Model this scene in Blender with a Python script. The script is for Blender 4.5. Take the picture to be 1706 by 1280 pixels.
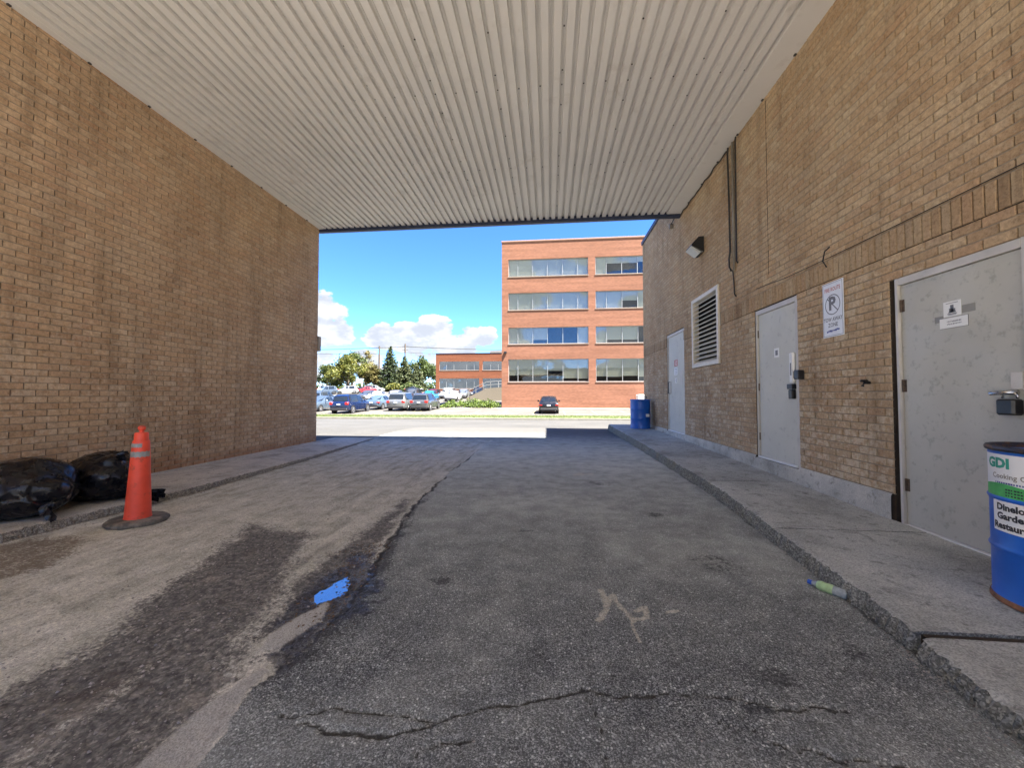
import bpy, bmesh, math, random
import numpy as np
from mathutils import Vector, Matrix, noise as mnoise

R = math.radians
scene = bpy.context.scene
for o in list(bpy.data.objects):
    bpy.data.objects.remove(o)
COL = scene.collection
rng = random.Random(11)

# ------------------------------------------------------------------ camera
CAM_H = 1.27
cam_d = bpy.data.cameras.new('camera')
cam = bpy.data.objects.new('camera', cam_d)
COL.objects.link(cam)
cam_d.sensor_fit = 'HORIZONTAL'
cam_d.sensor_width = 36.0
cam_d.lens = 36.0 * 640 / 1706
cam_d.clip_start = 0.05
cam_d.clip_end = 3000
YAW, PITCH = R(5.533), R(1.70)
cam.location = (0, 0, CAM_H)
cam.rotation_euler = (R(90) + PITCH, 0, YAW)
scene.camera = cam

# ------------------------------------------------------------------ sky, sun, exposure
SUN_EL, SUN_AZ = R(61), R(66)          # sun stands behind the camera, to the right
sun_vec = Vector((math.sin(SUN_AZ) * math.cos(SUN_EL), -math.cos(SUN_AZ) * math.cos(SUN_EL), math.sin(SUN_EL)))
SKY_STRENGTH, SUN_STRENGTH, EXPOSURE = 0.15, 3.9, 3.15

world = bpy.data.worlds.new('World')
scene.world = world
world.use_nodes = True
wnt = world.node_tree
wnt.nodes.clear()


def N(nt, typ, **kw):
    n = nt.nodes.new(typ)
    for k, v in kw.items():
        if k.startswith('i_'):
            key = k[2:]
            key = int(key) if key.isdigit() else key.replace('_', ' ')
            s = n.inputs[key]
            if isinstance(v, bpy.types.NodeSocket):
                nt.links.new(v, s)
            else:
                s.default_value = v
        else:
            setattr(n, k, v)
    return n


def mth(nt, op, a, b=None, c=None, clamp=False):
    n = nt.nodes.new('ShaderNodeMath')
    n.operation = op
    n.use_clamp = clamp
    for i, v in enumerate((a, b, c)):
        if v is None:
            continue
        if isinstance(v, bpy.types.NodeSocket):
            nt.links.new(v, n.inputs[i])
        else:
            n.inputs[i].default_value = v
    return n.outputs[0]


def vmth(nt, op, a, b=None, out=0):
    n = nt.nodes.new('ShaderNodeVectorMath')
    n.operation = op
    for i, v in enumerate((a, b)):
        if v is None:
            continue
        if isinstance(v, bpy.types.NodeSocket):
            nt.links.new(v, n.inputs[i])
        else:
            n.inputs[i].default_value = v
    return n.outputs[out]


def mix(nt, fac, a, b, mode='MIX'):
    n = nt.nodes.new('ShaderNodeMix')
    n.data_type = 'RGBA'
    n.blend_type = mode
    for s, v in ((n.inputs[0], fac), (n.inputs[6], a), (n.inputs[7], b)):
        if isinstance(v, bpy.types.NodeSocket):
            nt.links.new(v, s)
        else:
            s.default_value = v if not isinstance(v, tuple) or len(v) == 4 else (*v, 1)
    return n.outputs[2]


def ss(nt, v, lo, hi, a=0.0, b=1.0):
    n = nt.nodes.new('ShaderNodeMapRange')
    n.interpolation_type = 'SMOOTHSTEP'
    nt.links.new(v, n.inputs[0])
    for i, x in enumerate((lo, hi, a, b)):
        n.inputs[i + 1].default_value = x
    return n.outputs[0]


def ramp(nt, v, stops, interp='LINEAR'):
    n = nt.nodes.new('ShaderNodeValToRGB')
    n.color_ramp.interpolation = interp
    el = n.color_ramp.elements
    while len(el) < len(stops):
        el.new(0.5)
    for e, (p, c) in zip(el, stops):
        e.position = p
        e.color = (*c, 1) if len(c) == 3 else c
    nt.links.new(v, n.inputs[0])
    return n.outputs[0]


def noise_tex(nt, vec, scale, detail=4, rough=0.55, dist=0.0, out='Fac'):
    n = N(nt, 'ShaderNodeTexNoise', i_Scale=scale, i_Detail=detail, i_Roughness=rough, i_Distortion=dist)
    if vec is not None:
        nt.links.new(vec, n.inputs['Vector'])
    return n.outputs[out]


def build_sky():
    nt = wnt
    sky = N(nt, 'ShaderNodeTexSky', sky_type='NISHITA')
    sky.sun_disc = False
    sky.sun_elevation = SUN_EL
    # Nishita rotation 0 has the sun towards +Y, turning clockwise seen from above
    sky.sun_rotation = math.atan2(sun_vec.x, sun_vec.y)
    sky.altitude = 100
    sky.air_density = 0.55
    sky.dust_density = 0.0
    sky.ozone_density = 5.0
    hs = N(nt, 'ShaderNodeHueSaturation', i_Hue=.507, i_Saturation=1.18, i_Value=0.455, i_Color=sky.outputs[0])
    tc = N(nt, 'ShaderNodeTexCoord').outputs['Generated']
    d = vmth(nt, 'NORMALIZE', tc)
    sep = N(nt, 'ShaderNodeSeparateXYZ', i_0=d)
    el = sep.outputs[2]
    # fair weather cumulus standing low around the whole horizon
    q = N(nt, 'ShaderNodeMapping', i_Vector=d, i_Scale=(1, 1, 1.9), i_Location=(0.37, 0.12, 0.05)).outputs[0]
    big = noise_tex(nt, q, 3.4, 2, 0.5)
    mid = noise_tex(nt, q, 10.0, 7, 0.56)
    fine = noise_tex(nt, q, 34.0, 5, 0.6)
    body = mth(nt, 'ADD', mth(nt, 'MULTIPLY', mid, 0.86), mth(nt, 'MULTIPLY', fine, 0.30))
    lump = None
    for (ax, ay, az), rad, h in CLOUDS:
        dot = vmth(nt, 'DISTANCE', vmth(nt, 'MULTIPLY', d, (1, 1, 1.55)), (ax, ay, az * 1.55), out=1)
        g = mth(nt, 'MULTIPLY', ss(nt, dot, rad * 0.35, rad * 1.25, 1.0, 0.0), h)
        lump = g if lump is None else mth(nt, 'MAXIMUM', lump, g)
    low = ss(nt, el, 0.05, 0.95, 1.0, 0.35)
    # outside the modelled heaps a scattered field of the same clouds
    fld = mth(nt, 'MULTIPLY', mth(nt, 'MULTIPLY', ss(nt, big, 0.33, 0.47), low), 0.42)
    front = ss(nt, vmth(nt, 'DOT_PRODUCT', d, (-0.25, 0.968, 0.0), out=1), 0.66, 0.84, 1.0, 0.0)
    fld = mth(nt, 'MULTIPLY', fld, front)
    den = mth(nt, 'ADD', body, mth(nt, 'MAXIMUM', lump, fld))
    mask = ss(nt, den, 0.835, 0.895)
    # soft grey undersides where the heap is thick, white heads
    q2 = vmth(nt, 'ADD', q, (0.012, -0.01, 0.05))
    mid2 = noise_tex(nt, q2, 10.0, 6, 0.56)
    sh = mth(nt, 'SUBTRACT', mid, mid2)
    shade = ss(nt, mth(nt, 'ADD', sh, mth(nt, 'MULTIPLY', mth(nt, 'SUBTRACT', fine, 0.5), 0.3)), -0.12, 0.16)
    shade = mth(nt, 'MULTIPLY', shade, 1.0, clamp=True)
    ccol = mix(nt, shade, CLOUD_GREY, CLOUD_WHITE)
    col = mix(nt, mth(nt, 'MULTIPLY', mask, 0.96), hs.outputs[0], ccol)
    bg = N(nt, 'ShaderNodeBackground', i_Color=col, i_Strength=SKY_STRENGTH)
    out = N(nt, 'ShaderNodeOutputWorld')
    nt.links.new(bg.outputs[0], out.inputs[0])


CLOUD_WHITE = (.88, .875, .87)
CLOUD_GREY = (.58, .61, .66)


def azel(a, e):
    a, e = R(a), R(e)
    return (math.sin(a) * math.cos(e), math.cos(a) * math.cos(e), math.sin(e))


# azimuth (degrees from the passage axis, negative = left), elevation, radius, height of the heap
CLOUDS = [(azel(-33.0, 11.5), 0.095, 0.40), (azel(-30.8, 8.5), 0.075, 0.40), (azel(-31.5, 4.0), 0.085, 0.34),
          (azel(-24.3, 8.2), 0.065, 0.44), (azel(-20.5, 8.6), 0.070, 0.44), (azel(-13.8, 7.6), 0.075, 0.46), (azel(-16.5, 9.6), 0.075, 0.42), (azel(-12.6, 8.8), 0.062, 0.38), (azel(-18.0, 7.4), 0.095, 0.40), (azel(-9.8, 8.6), 0.055, 0.36),
          (azel(-26.5, 4.8), 0.060, 0.44), (azel(-23.0, 3.0), 0.070, 0.42), (azel(-16.5, 4.2), 0.065, 0.42), (azel(-12.5, 3.4), 0.055, 0.38), (azel(-8.0, 4.0), 0.035, 0.34),
          (azel(9.5, 26.0), 0.07, 0.20), (azel(-47.0, 9.0), 0.11, 0.36), (azel(-58.0, 6.0), 0.12, 0.34), (azel(26.0, 8.0), 0.11, 0.34), (azel(41.0, 11.0), 0.12, 0.34)]
build_sky()

sun_d = bpy.data.lights.new('sun', 'SUN')
sun_d.energy = SUN_STRENGTH
sun_d.angle = R(0.53)
sun_d.color = (1.0, 0.955, 0.88)
sun = bpy.data.objects.new('sun', sun_d)
COL.objects.link(sun)
sun.location = (30, -40, 50)
sun.rotation_euler = sun_vec.to_track_quat('Z', 'Y').to_euler()

vs = scene.view_settings
scene.display_settings.display_device = 'sRGB'
vs.view_transform = 'Standard'
vs.look = 'None'
vs.exposure = EXPOSURE
vs.gamma = 1.0
vs.use_curve_mapping = False
scene.render.resolution_x, scene.render.resolution_y = 1024, 769
scene.render.engine = 'CYCLES'
scene.cycles.max_bounces = 10
scene.cycles.diffuse_bounces = 6
scene.cycles.transparent_max_bounces = 12

# ------------------------------------------------------------------ helpers
WLOC = {}


def wl(o):
    return WLOC.get(o.name, Vector((0, 0, 0)))


def tag(o, label=None, cat=None, group=None, kind=None):
    if label: o['label'] = label
    if cat: o['category'] = cat
    if group: o['group'] = group
    if kind: o['kind'] = kind
    return o


def thing(name, label, cat, loc=(0, 0, 0), group=None):
    o = bpy.data.objects.new(name, None)
    o.empty_display_size = 0.2
    COL.objects.link(o)
    o.location = loc
    WLOC[o.name] = Vector(loc)
    return tag(o, label, cat, group)


class MB:
    """collects faces; build() links them as one mesh object"""

    def __init__(s):
        s.v, s.f, s.m = [], [], []

    def add(s, vs_, fs, mi=0):
        b = len(s.v)
        s.v += [tuple(p) for p in vs_]
        s.f += [tuple(i + b for i in f) for f in fs]
        s.m += [mi] * len(fs)
        return s

    def box(s, x0, x1, y0, y1, z0, z1, mi=0, M=None):
        p = [(x, y, z) for x in (x0, x1) for y in (y0, y1) for z in (z0, z1)]
        if M is not None:
            p = [M @ Vector(q) for q in p]
        return s.add(p, [(0, 1, 3, 2), (4, 6, 7, 5), (0, 4, 5, 1), (2, 3, 7, 6), (0, 2, 6, 4), (1, 5, 7, 3)], mi)

    def bbox(s, x0, x1, y0, y1, z0, z1, b=0.004, mi=0, M=None):
        """box with chamfered edges"""
        bm = bmesh.new()
        bmesh.ops.create_cube(bm, size=1)
        for v in bm.verts:
            v.co = ((x0 + x1) / 2 + v.co.x * (x1 - x0), (y0 + y1) / 2 + v.co.y * (y1 - y0), (z0 + z1) / 2 + v.co.z * (z1 - z0))
        bmesh.ops.bevel(bm, geom=bm.edges[:], offset=b, segments=1, affect='EDGES')
        bm.verts.index_update()
        p = [v.co.copy() for v in bm.verts]
        if M is not None:
            p = [M @ q for q in p]
        s.add(p, [[v.index for v in f.verts] for f in bm.faces], mi)
        bm.free()
        return s

    def lathe(s, prof, n=24, M=None, mi=0, cap=True):
        vv, ff = [], []
        for r, z in prof:
            for k in range(n):
                a = 2 * math.pi * k / n
                vv.append(Vector((r * math.cos(a), r * math.sin(a), z)))
        for i in range(len(prof) - 1):
            for k in range(n):
                k2 = (k + 1) % n
                ff.append((i * n + k, i * n + k2, (i + 1) * n + k2, (i + 1) * n + k))
        if cap:
            ff.append(tuple(range(n))[::-1])
            ff.append(tuple((len(prof) - 1) * n + k for k in range(n)))
        if M is not None:
            vv = [M @ q for q in vv]
        return s.add(vv, ff, mi)

    def tube(s, path, rad, n=8, mi=0, cap=True):
        pts = [Vector(p) for p in path]
        rad = rad if isinstance(rad, (list, tuple)) else [rad] * len(pts)
        vv, ff = [], []
        up = Vector((0, 0, 1))
        for i, p in enumerate(pts):
            t = (pts[min(i + 1, len(pts) - 1)] - pts[max(i - 1, 0)]).normalized()
            a = up if abs(t.dot(up)) < 0.9 else Vector((1, 0, 0))
            u = t.cross(a).normalized()
            w = t.cross(u)
            for k in range(n):
                g = 2 * math.pi * k / n
                vv.append(p + (u * math.cos(g) + w * math.sin(g)) * rad[i])
        for i in range(len(pts) - 1):
            for k in range(n):
                k2 = (k + 1) % n
                ff.append((i * n + k, i * n + k2, (i + 1) * n + k2, (i + 1) * n + k))
        if cap:
            ff.append(tuple(range(n))[::-1])
            ff.append(tuple((len(pts) - 1) * n + k for k in range(n)))
        return s.add(vv, ff, mi)

    def build(s, name, mats, parent=None, smooth=False, local=False, angle=None):
        me = bpy.data.meshes.new(name)
        org = Vector((0, 0, 0)) if (local or parent is None) else wl(parent)
        me.from_pydata([tuple(Vector(v) - org) for v in s.v], [], s.f)
        for m in (mats if isinstance(mats, (list, tuple)) else [mats]):
            me.materials.append(m)
        me.polygons.foreach_set('material_index', s.m)
        if smooth:
            me.polygons.foreach_set('use_smooth', [True] * len(me.polygons))
            if angle is not None:
                me.set_sharp_from_angle(angle=R(angle))
        me.update()
        o = bpy.data.objects.new(name, me)
        COL.objects.link(o)
        if parent is not None:
            o.parent = parent
            WLOC[o.name] = wl(parent).copy()
        return o


def copy_tree(o, parent=None):
    c = o.copy()
    COL.objects.link(c)
    c.parent = parent
    for ch in list(o.children):
        copy_tree(ch, c)
    return c


def vnoise(x, y, seed=0):
    xi, yi = np.floor(x).astype(np.int64), np.floor(y).astype(np.int64)
    fx, fy = x - xi, y - yi
    fx, fy = fx * fx * (3 - 2 * fx), fy * fy * (3 - 2 * fy)

    def h(a, b):
        n = (a * 374761393 + b * 668265263 + seed * 1442695041) & 0xffffffff
        n = ((n ^ (n >> 13)) * 1274126177) & 0xffffffff
        return ((n ^ (n >> 16)) & 0xffff) / 65535.0
    return (h(xi, yi) * (1 - fx) + h(xi + 1, yi) * fx) * (1 - fy) + (h(xi, yi + 1) * (1 - fx) + h(xi + 1, yi + 1) * fx) * fy


def fbm(x, y, s, seed=0, o=4):
    t, a, n = 0, 1, 0
    for k in range(o):
        t = t + a * vnoise(x * s, y * s, seed + k * 17)
        n += a
        a *= 0.5
        s *= 2.03
    return t / n


def gz(y):
    return np.interp(y, [-60, 4, 13, 27, 31, 34, 42, 84, 110, 140, 900], [0, 0, .1, -.46, -.42, -.38, -.12, 1.8, 2.5, 2.7, 2.7])


def gzf(y):
    return float(gz(y))


# ------------------------------------------------------------------ materials
def new_mat(name):
    m = bpy.data.materials.new(name)
    m.use_nodes = True
    nt = m.node_tree
    nt.nodes.clear()
    b = nt.nodes.new('ShaderNodeBsdfPrincipled')
    o = nt.nodes.new('ShaderNodeOutputMaterial')
    nt.links.new(b.outputs[0], o.inputs[0])
    return m, nt, b


def setp(nt, b, **kw):
    for k, v in kw.items():
        s = b.inputs[k.replace('_', ' ')]
        if isinstance(v, bpy.types.NodeSocket):
            nt.links.new(v, s)
        else:
            s.default_value = (*v, 1) if isinstance(v, tuple) and len(v) == 3 and s.type == 'RGBA' else v


def bump(nt, b, h, strength=0.4, dist=0.01):
    n = N(nt, 'ShaderNodeBump', i_Strength=strength, i_Distance=dist)
    nt.links.new(h, n.inputs['Height'])
    nt.links.new(n.outputs[0], b.inputs['Normal'])


def gpos(nt):
    return N(nt, 'ShaderNodeNewGeometry').outputs['Position']


def opos(nt):
    return N(nt, 'ShaderNodeTexCoord').outputs['Object']


def plain(name, col, rough=0.6, metal=0.0, var=0.12, scale=6.0, bumps=0.0, bscale=60, coat=0.0, spec=0.5, dirt=None, world_space=False):
    """paint, plastic, metal: base colour with slight mottling and optional dirt"""
    m, nt, b = new_mat(name)
    p = gpos(nt) if world_space else opos(nt)
    n = noise_tex(nt, p, scale, 5, 0.6)
    lo = tuple(c * (1 - var) for c in col)
    hi = tuple(min(1, c * (1 + var)) for c in col)
    c = ramp(nt, n, [(0.3, lo), (0.7, hi)])
    if dirt:
        dn = ss(nt, noise_tex(nt, p, dirt[1], 6, 0.65), dirt[2], dirt[2] + 0.16)
        c = mix(nt, mth(nt, 'MULTIPLY', dn, dirt[3]), c, dirt[0])
    rr = ss(nt, noise_tex(nt, p, scale * 2.3, 3), 0.3, 0.7, max(0.02, rough - 0.08), min(1, rough + 0.08))
    setp(nt, b, Base_Color=c, Roughness=rr, Metallic=metal)
    b.inputs['Coat Weight'].default_value = coat
    b.inputs['Specular IOR Level'].default_value = spec
    if bumps:
        bump(nt, b, noise_tex(nt, p, bscale, 4), bumps, 0.003)
    return m


COURSE, PITCH_L = 0.0782, 0.212      # brick course height and brick pitch
BZ0 = 0.37                           # right wall: first course above the concrete plinth


def brick_mat(name, axis, cy, cz, z0, tint=(1, 1, 1), soldier=False, efflo=0.5):
    m, nt, b = new_mat(name)
    p = gpos(nt)
    s = N(nt, 'ShaderNodeSeparateXYZ', i_0=p)
    h, z = s.outputs[axis], s.outputs[2]
    row = mth(nt, 'FLOOR', mth(nt, 'DIVIDE', mth(nt, 'SUBTRACT', z, z0), cz))
    off = mth(nt, 'MULTIPLY', mth(nt, 'MODULO', mth(nt, 'ADD', row, 200), 2), 0.0 if soldier else 0.5)
    col = mth(nt, 'FLOOR', mth(nt, 'ADD', mth(nt, 'DIVIDE', h, cy), off))
    if soldier:
        row = mth(nt, 'MULTIPLY', row, 0.0)
    cell = N(nt, 'ShaderNodeCombineXYZ', i_0=row, i_1=col, i_2=z0 * 3.1)
    wn = N(nt, 'ShaderNodeTexWhiteNoise', noise_dimensions='3D', i_Vector=cell.outputs[0])
    c = ramp(nt, wn.outputs[0], [(0.0, (.345, .250, .172)), (.05, (.405, .298, .205)), (.22, (.440, .328, .228)), (.38, (.465, .358, .255)), (.54, (.440, .322, .218)), (.64, (.470, .375, .275)),
                                  (.74, (.430, .300, .208)), (.81, (.450, .365, .275)), (.92, (.485, .395, .295)), (.975, (.40, .315, .24))], 'CONSTANT')
    c = mix(nt, .35, c, (.435, .325, .228))
    # fire marks and rough texture inside each brick
    n1 = noise_tex(nt, p, 30.0, 6, 0.72)
    c = mix(nt, 1.0, c, ramp(nt, n1, [(.28, (.58, .56, .54)), (.48, (.95, .94, .93)), (.56, (1.04, 1.03, 1.02)), (.74, (1.34, 1.32, 1.28))]), 'MULTIPLY')
    n2 = noise_tex(nt, p, 1.1, 4, 0.6)
    c = mix(nt, 1.0, c, ramp(nt, n2, [(.3, (.84, .79, .75)), (.55, (1, 1, 1)), (.75, (1.08, 1.06, 1.02))]), 'MULTIPLY')
    # pale lime bloom, thickest on the lower courses
    wc = N(nt, 'ShaderNodeSeparateColor', i_0=wn.outputs['Color']).outputs
    e0 = mth(nt, 'ADD', noise_tex(nt, p, 17, 6, .72), mth(nt, 'MULTIPLY', mth(nt, 'SUBTRACT', wc[1], .5), .16))
    e0 = mth(nt, 'ADD', e0, mth(nt, 'MULTIPLY', mth(nt, 'SUBTRACT', noise_tex(nt, p, 1.7, 3), .5), .35))
    e = mth(nt, 'MULTIPLY', ss(nt, e0, .48, .66), ss(nt, z, 1.2, 3.4, efflo, 0.30 * efflo))
    c = mix(nt, e, c, (.64, .59, .51))
    run = noise_tex(nt, N(nt, 'ShaderNodeMapping', i_Vector=p, i_Scale=(2.2, 2.2, .30)).outputs[0], 1.7, 5, .62)
    c = mix(nt, 1.0, c, ramp(nt, run, [(.30, (.70, .68, .66)), (.46, (.98, .98, .98)), (.62, (1.03, 1.02, 1.01)), (.75, (1.12, 1.11, 1.09))]), 'MULTIPLY')
    # reddish damp courses right at the foot
    red = mth(nt, 'MULTIPLY', ss(nt, mth(nt, 'ADD', z, mth(nt, 'MULTIPLY', n2, 0.5)), 0.40, 0.62, 1, 0), ss(nt, n1, .4, .6, .25, .8))
    c = mix(nt, red, c, (.28, .14, .085))
    pits = ss(nt, noise_tex(nt, p, 95, 3, .6), .60, .70)
    c = mix(nt, mth(nt, 'MULTIPLY', pits, 0.45), c, (.10, .065, .045))
    c = mix(nt, 1.0, c, (*tint, 1), 'MULTIPLY')
    setp(nt, b, Base_Color=c, Roughness=0.93)
    b.inputs['Specular IOR Level'].default_value = 0.25
    bump(nt, b, mth(nt, 'ADD', noise_tex(nt, p, 60, 5, .65), mth(nt, 'MULTIPLY', n1, 1.2)), 0.65, 0.005)
    return m


def mortar_mat(name, col):
    m, nt, b = new_mat(name)
    p = gpos(nt)
    n = noise_tex(nt, p, 14, 6, .65)
    c = ramp(nt, n, [(.3, tuple(k * .62 for k in col)), (.7, col)])
    setp(nt, b, Base_Color=c, Roughness=.95)
    bump(nt, b, noise_tex(nt, p, 130, 4), .6, .004)
    return m


def concrete_mat(name, col=(.43, .435, .39), dark=(.145, .148, .13), ag=True):
    m, nt, b = new_mat(name)
    p = gpos(nt)
    n1, n2 = noise_tex(nt, p, 1.6, 6, .62), noise_tex(nt, p, 9, 6, .68)
    c = ramp(nt, n1, [(.30, tuple(k * .62 for k in col)), (.52, col), (.75, tuple(k * 1.22 for k in col))])
    c = mix(nt, ss(nt, n2, .53, .70, 0, .75), c, dark)
    c = mix(nt, ss(nt, noise_tex(nt, p, 2.7, 5, .7, .6), .56, .68, 0, .55), c, tuple(k * .45 for k in col))
    vo = N(nt, 'ShaderNodeTexVoronoi', i_Vector=p, i_Scale=150.0)
    sp = ramp(nt, N(nt, 'ShaderNodeSeparateColor', i_0=vo.outputs['Color']).outputs[0], [(0, (.5, .5, .5)), (.5, (1, 1, 1)), (1, (1.45, 1.42, 1.38))])
    c = mix(nt, .6 if ag else .3, c, sp, 'MULTIPLY')
    if ag:
        nz = N(nt, 'ShaderNodeSeparateXYZ', i_0=N(nt, 'ShaderNodeNewGeometry').outputs['Normal']).outputs[2]
        v2 = N(nt, 'ShaderNodeTexVoronoi', i_Vector=p, i_Scale=125.0)
        agc = ramp(nt, N(nt, 'ShaderNodeSeparateColor', i_0=v2.outputs['Color']).outputs[0], [(0, tuple(k * .14 for k in col)), (.5, tuple(k * .34 for k in col)), (1, tuple(k * .85 for k in col))])
        c = mix(nt, ss(nt, mth(nt, 'ADD', nz, mth(nt, 'MULTIPLY', n2, .5)), .95, 1.15, .85, 0), c, agc)
    setp(nt, b, Base_Color=c, Roughness=.94)
    b.inputs['Specular IOR Level'].default_value = .3
    bump(nt, b, mth(nt, 'ADD', noise_tex(nt, p, 90, 5, .7), mth(nt, 'MULTIPLY', n2, 1.5)), .8, .006)
    return m


def paving_mat():
    """old dusty slab, worn asphalt lane, dirt, cracks: masks are stored on the mesh"""
    m, nt, b = new_mat('worn_paving')
    p = gpos(nt)
    a1 = N(nt, 'ShaderNodeSeparateColor', i_0=N(nt, 'ShaderNodeAttribute', attribute_name='mask_a').outputs['Color']).outputs
    a2 = N(nt, 'ShaderNodeSeparateColor', i_0=N(nt, 'ShaderNodeAttribute', attribute_name='mask_b').outputs['Color']).outputs
    a3 = N(nt, 'ShaderNodeSeparateColor', i_0=N(nt, 'ShaderNodeAttribute', attribute_name='mask_c').outputs['Color']).outputs
    asph, dirt, patch = a1[0], a1[1], a1[2]
    crack, wet, paint = a2[0], a2[1], a2[2]
    stain, brown, dust_light = a3[0], a3[1], a3[2]
    jit = mth(nt, 'ADD', mth(nt, 'MULTIPLY', mth(nt, 'SUBTRACT', noise_tex(nt, p, 42, 6, .75), .5), 1.5), mth(nt, 'MULTIPLY', mth(nt, 'SUBTRACT', noise_tex(nt, p, 8, 4, .6), .5), .7))

    def edge(v, lo=.35, hi=.65):
        return ss(nt, mth(nt, 'ADD', v, jit), lo, hi)
    n0, n1, n2 = noise_tex(nt, p, .9, 5, .6), noise_tex(nt, p, 4.5, 7, .66), noise_tex(nt, p, 26, 6, .68)
    # asphalt: dark binder with light and dark chippings
    vo = N(nt, 'ShaderNodeTexVoronoi', i_Vector=p, i_Scale=82.0)
    vs_ = N(nt, 'ShaderNodeTexVoronoi', i_Vector=p, i_Scale=240.0)
    chip = N(nt, 'ShaderNodeSeparateColor', i_0=vo.outputs['Color']).outputs
    chip2 = N(nt, 'ShaderNodeSeparateColor', i_0=vs_.outputs['Color']).outputs
    ac = ramp(nt, chip[0], [(0, (.035, .035, .034)), (.40, (.085, .085, .082)), (.68, (.15, .149, .142)), (.86, (.27, .265, .25)), (1, (.60, .58, .54))])
    ac2 = ramp(nt, chip2[0], [(0, (.035, .035, .034)), (.5, (.105, .104, .10)), (1, (.36, .355, .335))])
    ac = mix(nt, ss(nt, vo.outputs['Distance'], .25, .5), ac, ac2)
    ac = mix(nt, 1.0, ac, ramp(nt, n1, [(.25, (.62, .62, .63)), (.5, (.95, .95, .95)), (.75, (1.4, 1.38, 1.34))]), 'MULTIPLY')
    ac = mix(nt, mth(nt, 'MULTIPLY', dust_light, ss(nt, n1, .3, .7, .55, 1)), ac, mix(nt, .8, (.50, .485, .425), ramp(nt, chip2[2], [(0, (.6, .6, .6)), (.5, (1, 1, 1)), (1, (1.3, 1.3, 1.3))]), 'MULTIPLY'))
    # old slab
    sc = ramp(nt, n1, [(.25, (.27, .25, .19)), (.45, (.44, .405, .315)), (.60, (.52, .48, .385)), (.8, (.62, .58, .48))])
    stv = N(nt, 'ShaderNodeMapping', i_Vector=p, i_Rotation=(0, 0, R(-9)), i_Scale=(5.5, .75, 1)).outputs[0]
    st1 = noise_tex(nt, stv, 1.5, 6, .68)
    sc = mix(nt, .9, sc, ramp(nt, st1, [(.30, (.64, .66, .67)), (.47, (1.02, 1.06, 1.09)), (.60, (1.16, 1.20, 1.24)), (.75, (1.3, 1.34, 1.38))]), 'MULTIPLY')
    sc = mix(nt, ss(nt, noise_tex(nt, p, 58, 4, .7), .58, .70, 0, .45), sc, (.13, .12, .10))
    sc = mix(nt, .5, sc, ramp(nt, chip[2], [(0, (.62, .62, .62)), (.5, (1, 1, 1)), (1, (1.35, 1.33, 1.3))]), 'MULTIPLY')
    sc = mix(nt, .6, sc, ramp(nt, chip2[1], [(0, (.6, .6, .6)), (.5, (1, 1, 1)), (1, (1.4, 1.38, 1.33))]), 'MULTIPLY')
    sc = mix(nt, ss(nt, n2, .55, .70, 0, .6), sc, (.11, .095, .08))
    sc = mix(nt, edge(brown), sc, mix(nt, n2, (.10, .08, .055), (.27, .225, .165)))
    dc = ramp(nt, n2, [(.28, (.05, .047, .04)), (.5, (.135, .126, .107)), (.72, (.27, .255, .22))])
    dc = mix(nt, ss(nt, n1, .50, .68, 0, .8), dc, (.27, .245, .195))
    dc = mix(nt, ss(nt, noise_tex(nt, p, 2.2, 4, .6), .55, .7, 0, .6), dc, (.085, .07, .055))
    dc = mix(nt, .55, dc, ramp(nt, chip[1], [(0, (.55, .55, .55)), (.6, (1, 1, 1)), (1, (1.9, 1.85, 1.75))]), 'MULTIPLY')
    c = mix(nt, edge(dirt), sc, dc)
    ac = mix(nt, 1.0, ac, (1.14, 1.20, 1.17), 'MULTIPLY')
    c = mix(nt, edge(asph), c, ac)
    pc = mix(nt, n1, (.31, .295, .25), (.50, .48, .42))
    pc = mix(nt, .8, pc, ramp(nt, chip2[1], [(0, (.6, .6, .6)), (.5, (1, 1, 1)), (1, (1.3, 1.28, 1.25))]), 'MULTIPLY')
    pc = mix(nt, ss(nt, n2, .54, .7, 0, .5), pc, (.17, .14, .11))
    c = mix(nt, edge(patch), c, pc)
    c = mix(nt, mth(nt, 'MULTIPLY', edge(stain), .75), c, (.028, .027, .026))
    c = mix(nt, mth(nt, 'MULTIPLY', edge(paint, .45, .85), ss(nt, noise_tex(nt, p, 110, 3, .6), .40, .58, .25, .90)), c, (.56, .51, .39))
    c = mix(nt, mth(nt, 'MULTIPLY', ss(nt, mth(nt, 'ADD', crack, mth(nt, 'MULTIPLY', jit, .35)), .4, .75), .85), c, (.03, .026, .02))
    far = ss(nt, N(nt, 'ShaderNodeSeparateXYZ', i_0=p).outputs[1], 10.3, 12.8)     # road surface outside, its colour darkened to counter the sunlight
    c = mix(nt, far, c, mix(nt, n1, (.066, .063, .057), (.115, .109, .099)))
    w = edge(wet)
    c = mix(nt, mth(nt, 'MULTIPLY', w, .62), c, mix(nt, .25, c, (.008, .007, .006), 'MIX'), 'MIX')
    c = mix(nt, mth(nt, 'MULTIPLY', w, .70), c, (.03, .026, .022))
    ro = mix(nt, mth(nt, 'MULTIPLY', w, ss(nt, n2, .42, .62, .2, 1)), (.95, .95, .95), (.22, .22, .22))
    setp(nt, b, Base_Color=c, Roughness=ro)
    b.inputs['Specular IOR Level'].default_value = .35
    hgt = mth(nt, 'ADD', mth(nt, 'MULTIPLY', vo.outputs['Distance'], -.9), mth(nt, 'MULTIPLY', noise_tex(nt, p, 70, 5, .7), 1.1))
    hgt = mth(nt, 'ADD', hgt, mth(nt, 'MULTIPLY', n2, 1.6))
    bump(nt, b, hgt, .5, .005)
    return m


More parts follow.
